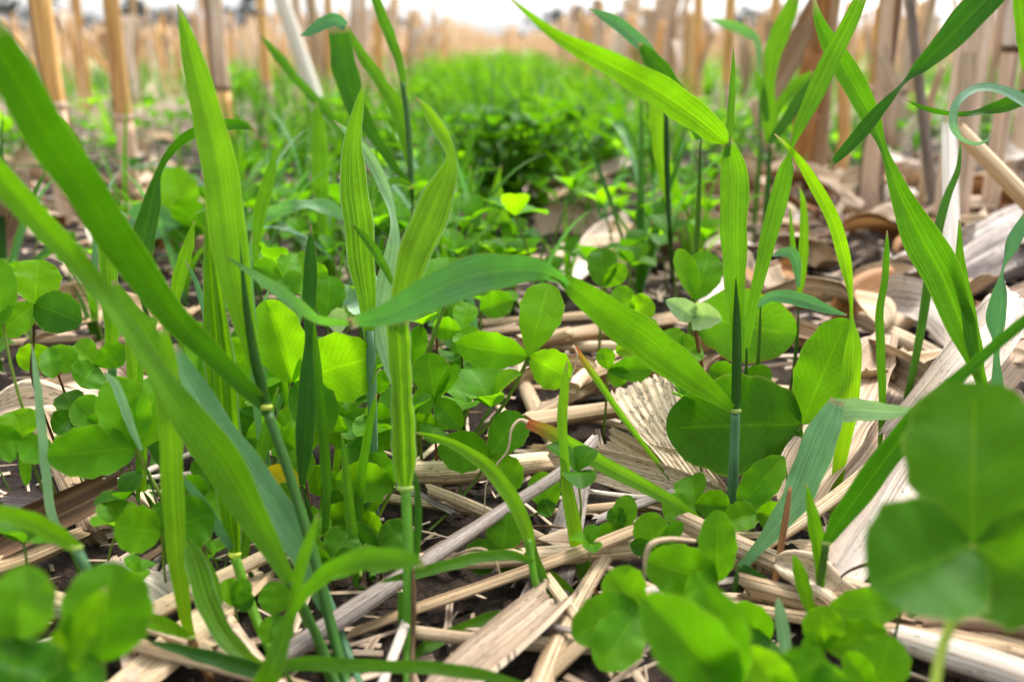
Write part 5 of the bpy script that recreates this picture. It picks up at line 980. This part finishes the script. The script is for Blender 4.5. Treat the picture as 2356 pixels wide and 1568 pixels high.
# ---------------------------------------------------------------- trees on the horizon
TG = []
for s_ in range(4):
    r_ = np.random.default_rng(300 + s_); cr_ = Geo()
    for c_ in range(16):
        cc = r_.normal(0, 1, 3) * np.array((1.5, 1.2, .9)) + np.array((0, 0, 3.6)); rr = r_.uniform(.6, 1.2)
        for q in range(70):
            p = cc + unit(r_.normal(0, 1, 3)) * rr * r_.random() ** .4; d1 = unit(r_.normal(0, 1, 3)) * .22; d2 = unit(r_.normal(0, 1, 3)) * .18
            o = cr_.nv; cr_.v.append(np.array([p - d1, p + d2, p + d1, p - d2])); cr_.uv.append(np.zeros((4, 2))); cr_.nv += 4; cr_.f.append((o, o+1, o+2, o+3))
    tr_ = Geo(); tube(tr_, np.array([(0, 0, -.2), (.05, 0, 1.5), (.1, 0, 3.2)]), np.array((.22, .17, .07)), 8)
    for b in range(4): e = r_.normal(0, 1, 3) * np.array((1, 1, .3)); tube(tr_, np.array([(.07, 0, 2.2), np.array((.07, 0, 2.9)) + e * .5, np.array((.07, 0, 3.8)) + e]), np.array((.1, .06, .02)), 6)
    TG.append((cr_.mesh('crown', M['tree']), tr_.mesh('trunk', M['brown'])))
for px, s_, wh in ((335, 1.15, 'between the first two corn stalks'), (395, .8, 'right of the tall orange tan stalk'), (588, 1.15, 'beside the two toned corn stalk'), (560, .7, 'right behind the two toned corn stalk'), (25, 1.5, 'at the left edge'), (225, .7, 'left of the tall orange tan stalk'), (880, .9, 'behind the stubble left of the sky gap'),
                   (1262, .9, 'at the left of the sky gap'), (1318, 1.2, 'in the middle of the sky gap'), (1345, .9, 'just right of the tallest sky gap tree'), (1395, .7, 'at the right of the sky gap'), (1440, .8, 'behind the dark hanging leaf'), (1580, .8, 'left of the lone orange stalk'), (1720, .9, 'behind the small blurred left pointing leaf')):
    Y_ = R.uniform(170, 230); t = thing('far_tree', 'small dark blurred tree on the horizon ' + wh, 'tree', ((px - 1178) / FPX * Y_ * cos(PITCH), Y_, 0)); t.scale = (s_ * 1.5, s_ * 1.5, s_ * 1.15); t.rotation_euler = (0, 0, R.uniform(0, 6))
    c_, k_ = R.choice(TG); link('crown', c_, t); link('trunk', k_, t)
ge = Geo()
for k in range(4200):
    x = R.uniform(-170, 170); hgt = (1.5 + .8 * sin(x * .11) + .6 * sin(x * .37 + 1)); p = np.array((x, 250 + R.gauss(0, 3), R.uniform(0, max(.5, hgt)))); rv = np.array([R.gauss(0, 1) for q in range(6)]); d1 = unit(rv[:3]) * .7; d2 = unit(rv[3:]) * .6
    o = ge.nv; ge.v.append(np.array([p - d1, p + d2, p + d1, p - d2])); ge.uv.append(np.zeros((4, 2))); ge.nv += 4; ge.f.append((o, o+1, o+2, o+3))
tag(link('far_hedge', ge.mesh('far_hedge', M['tree'])), 'low blurred hedge line along the horizon', 'hedge', kind='stuff')
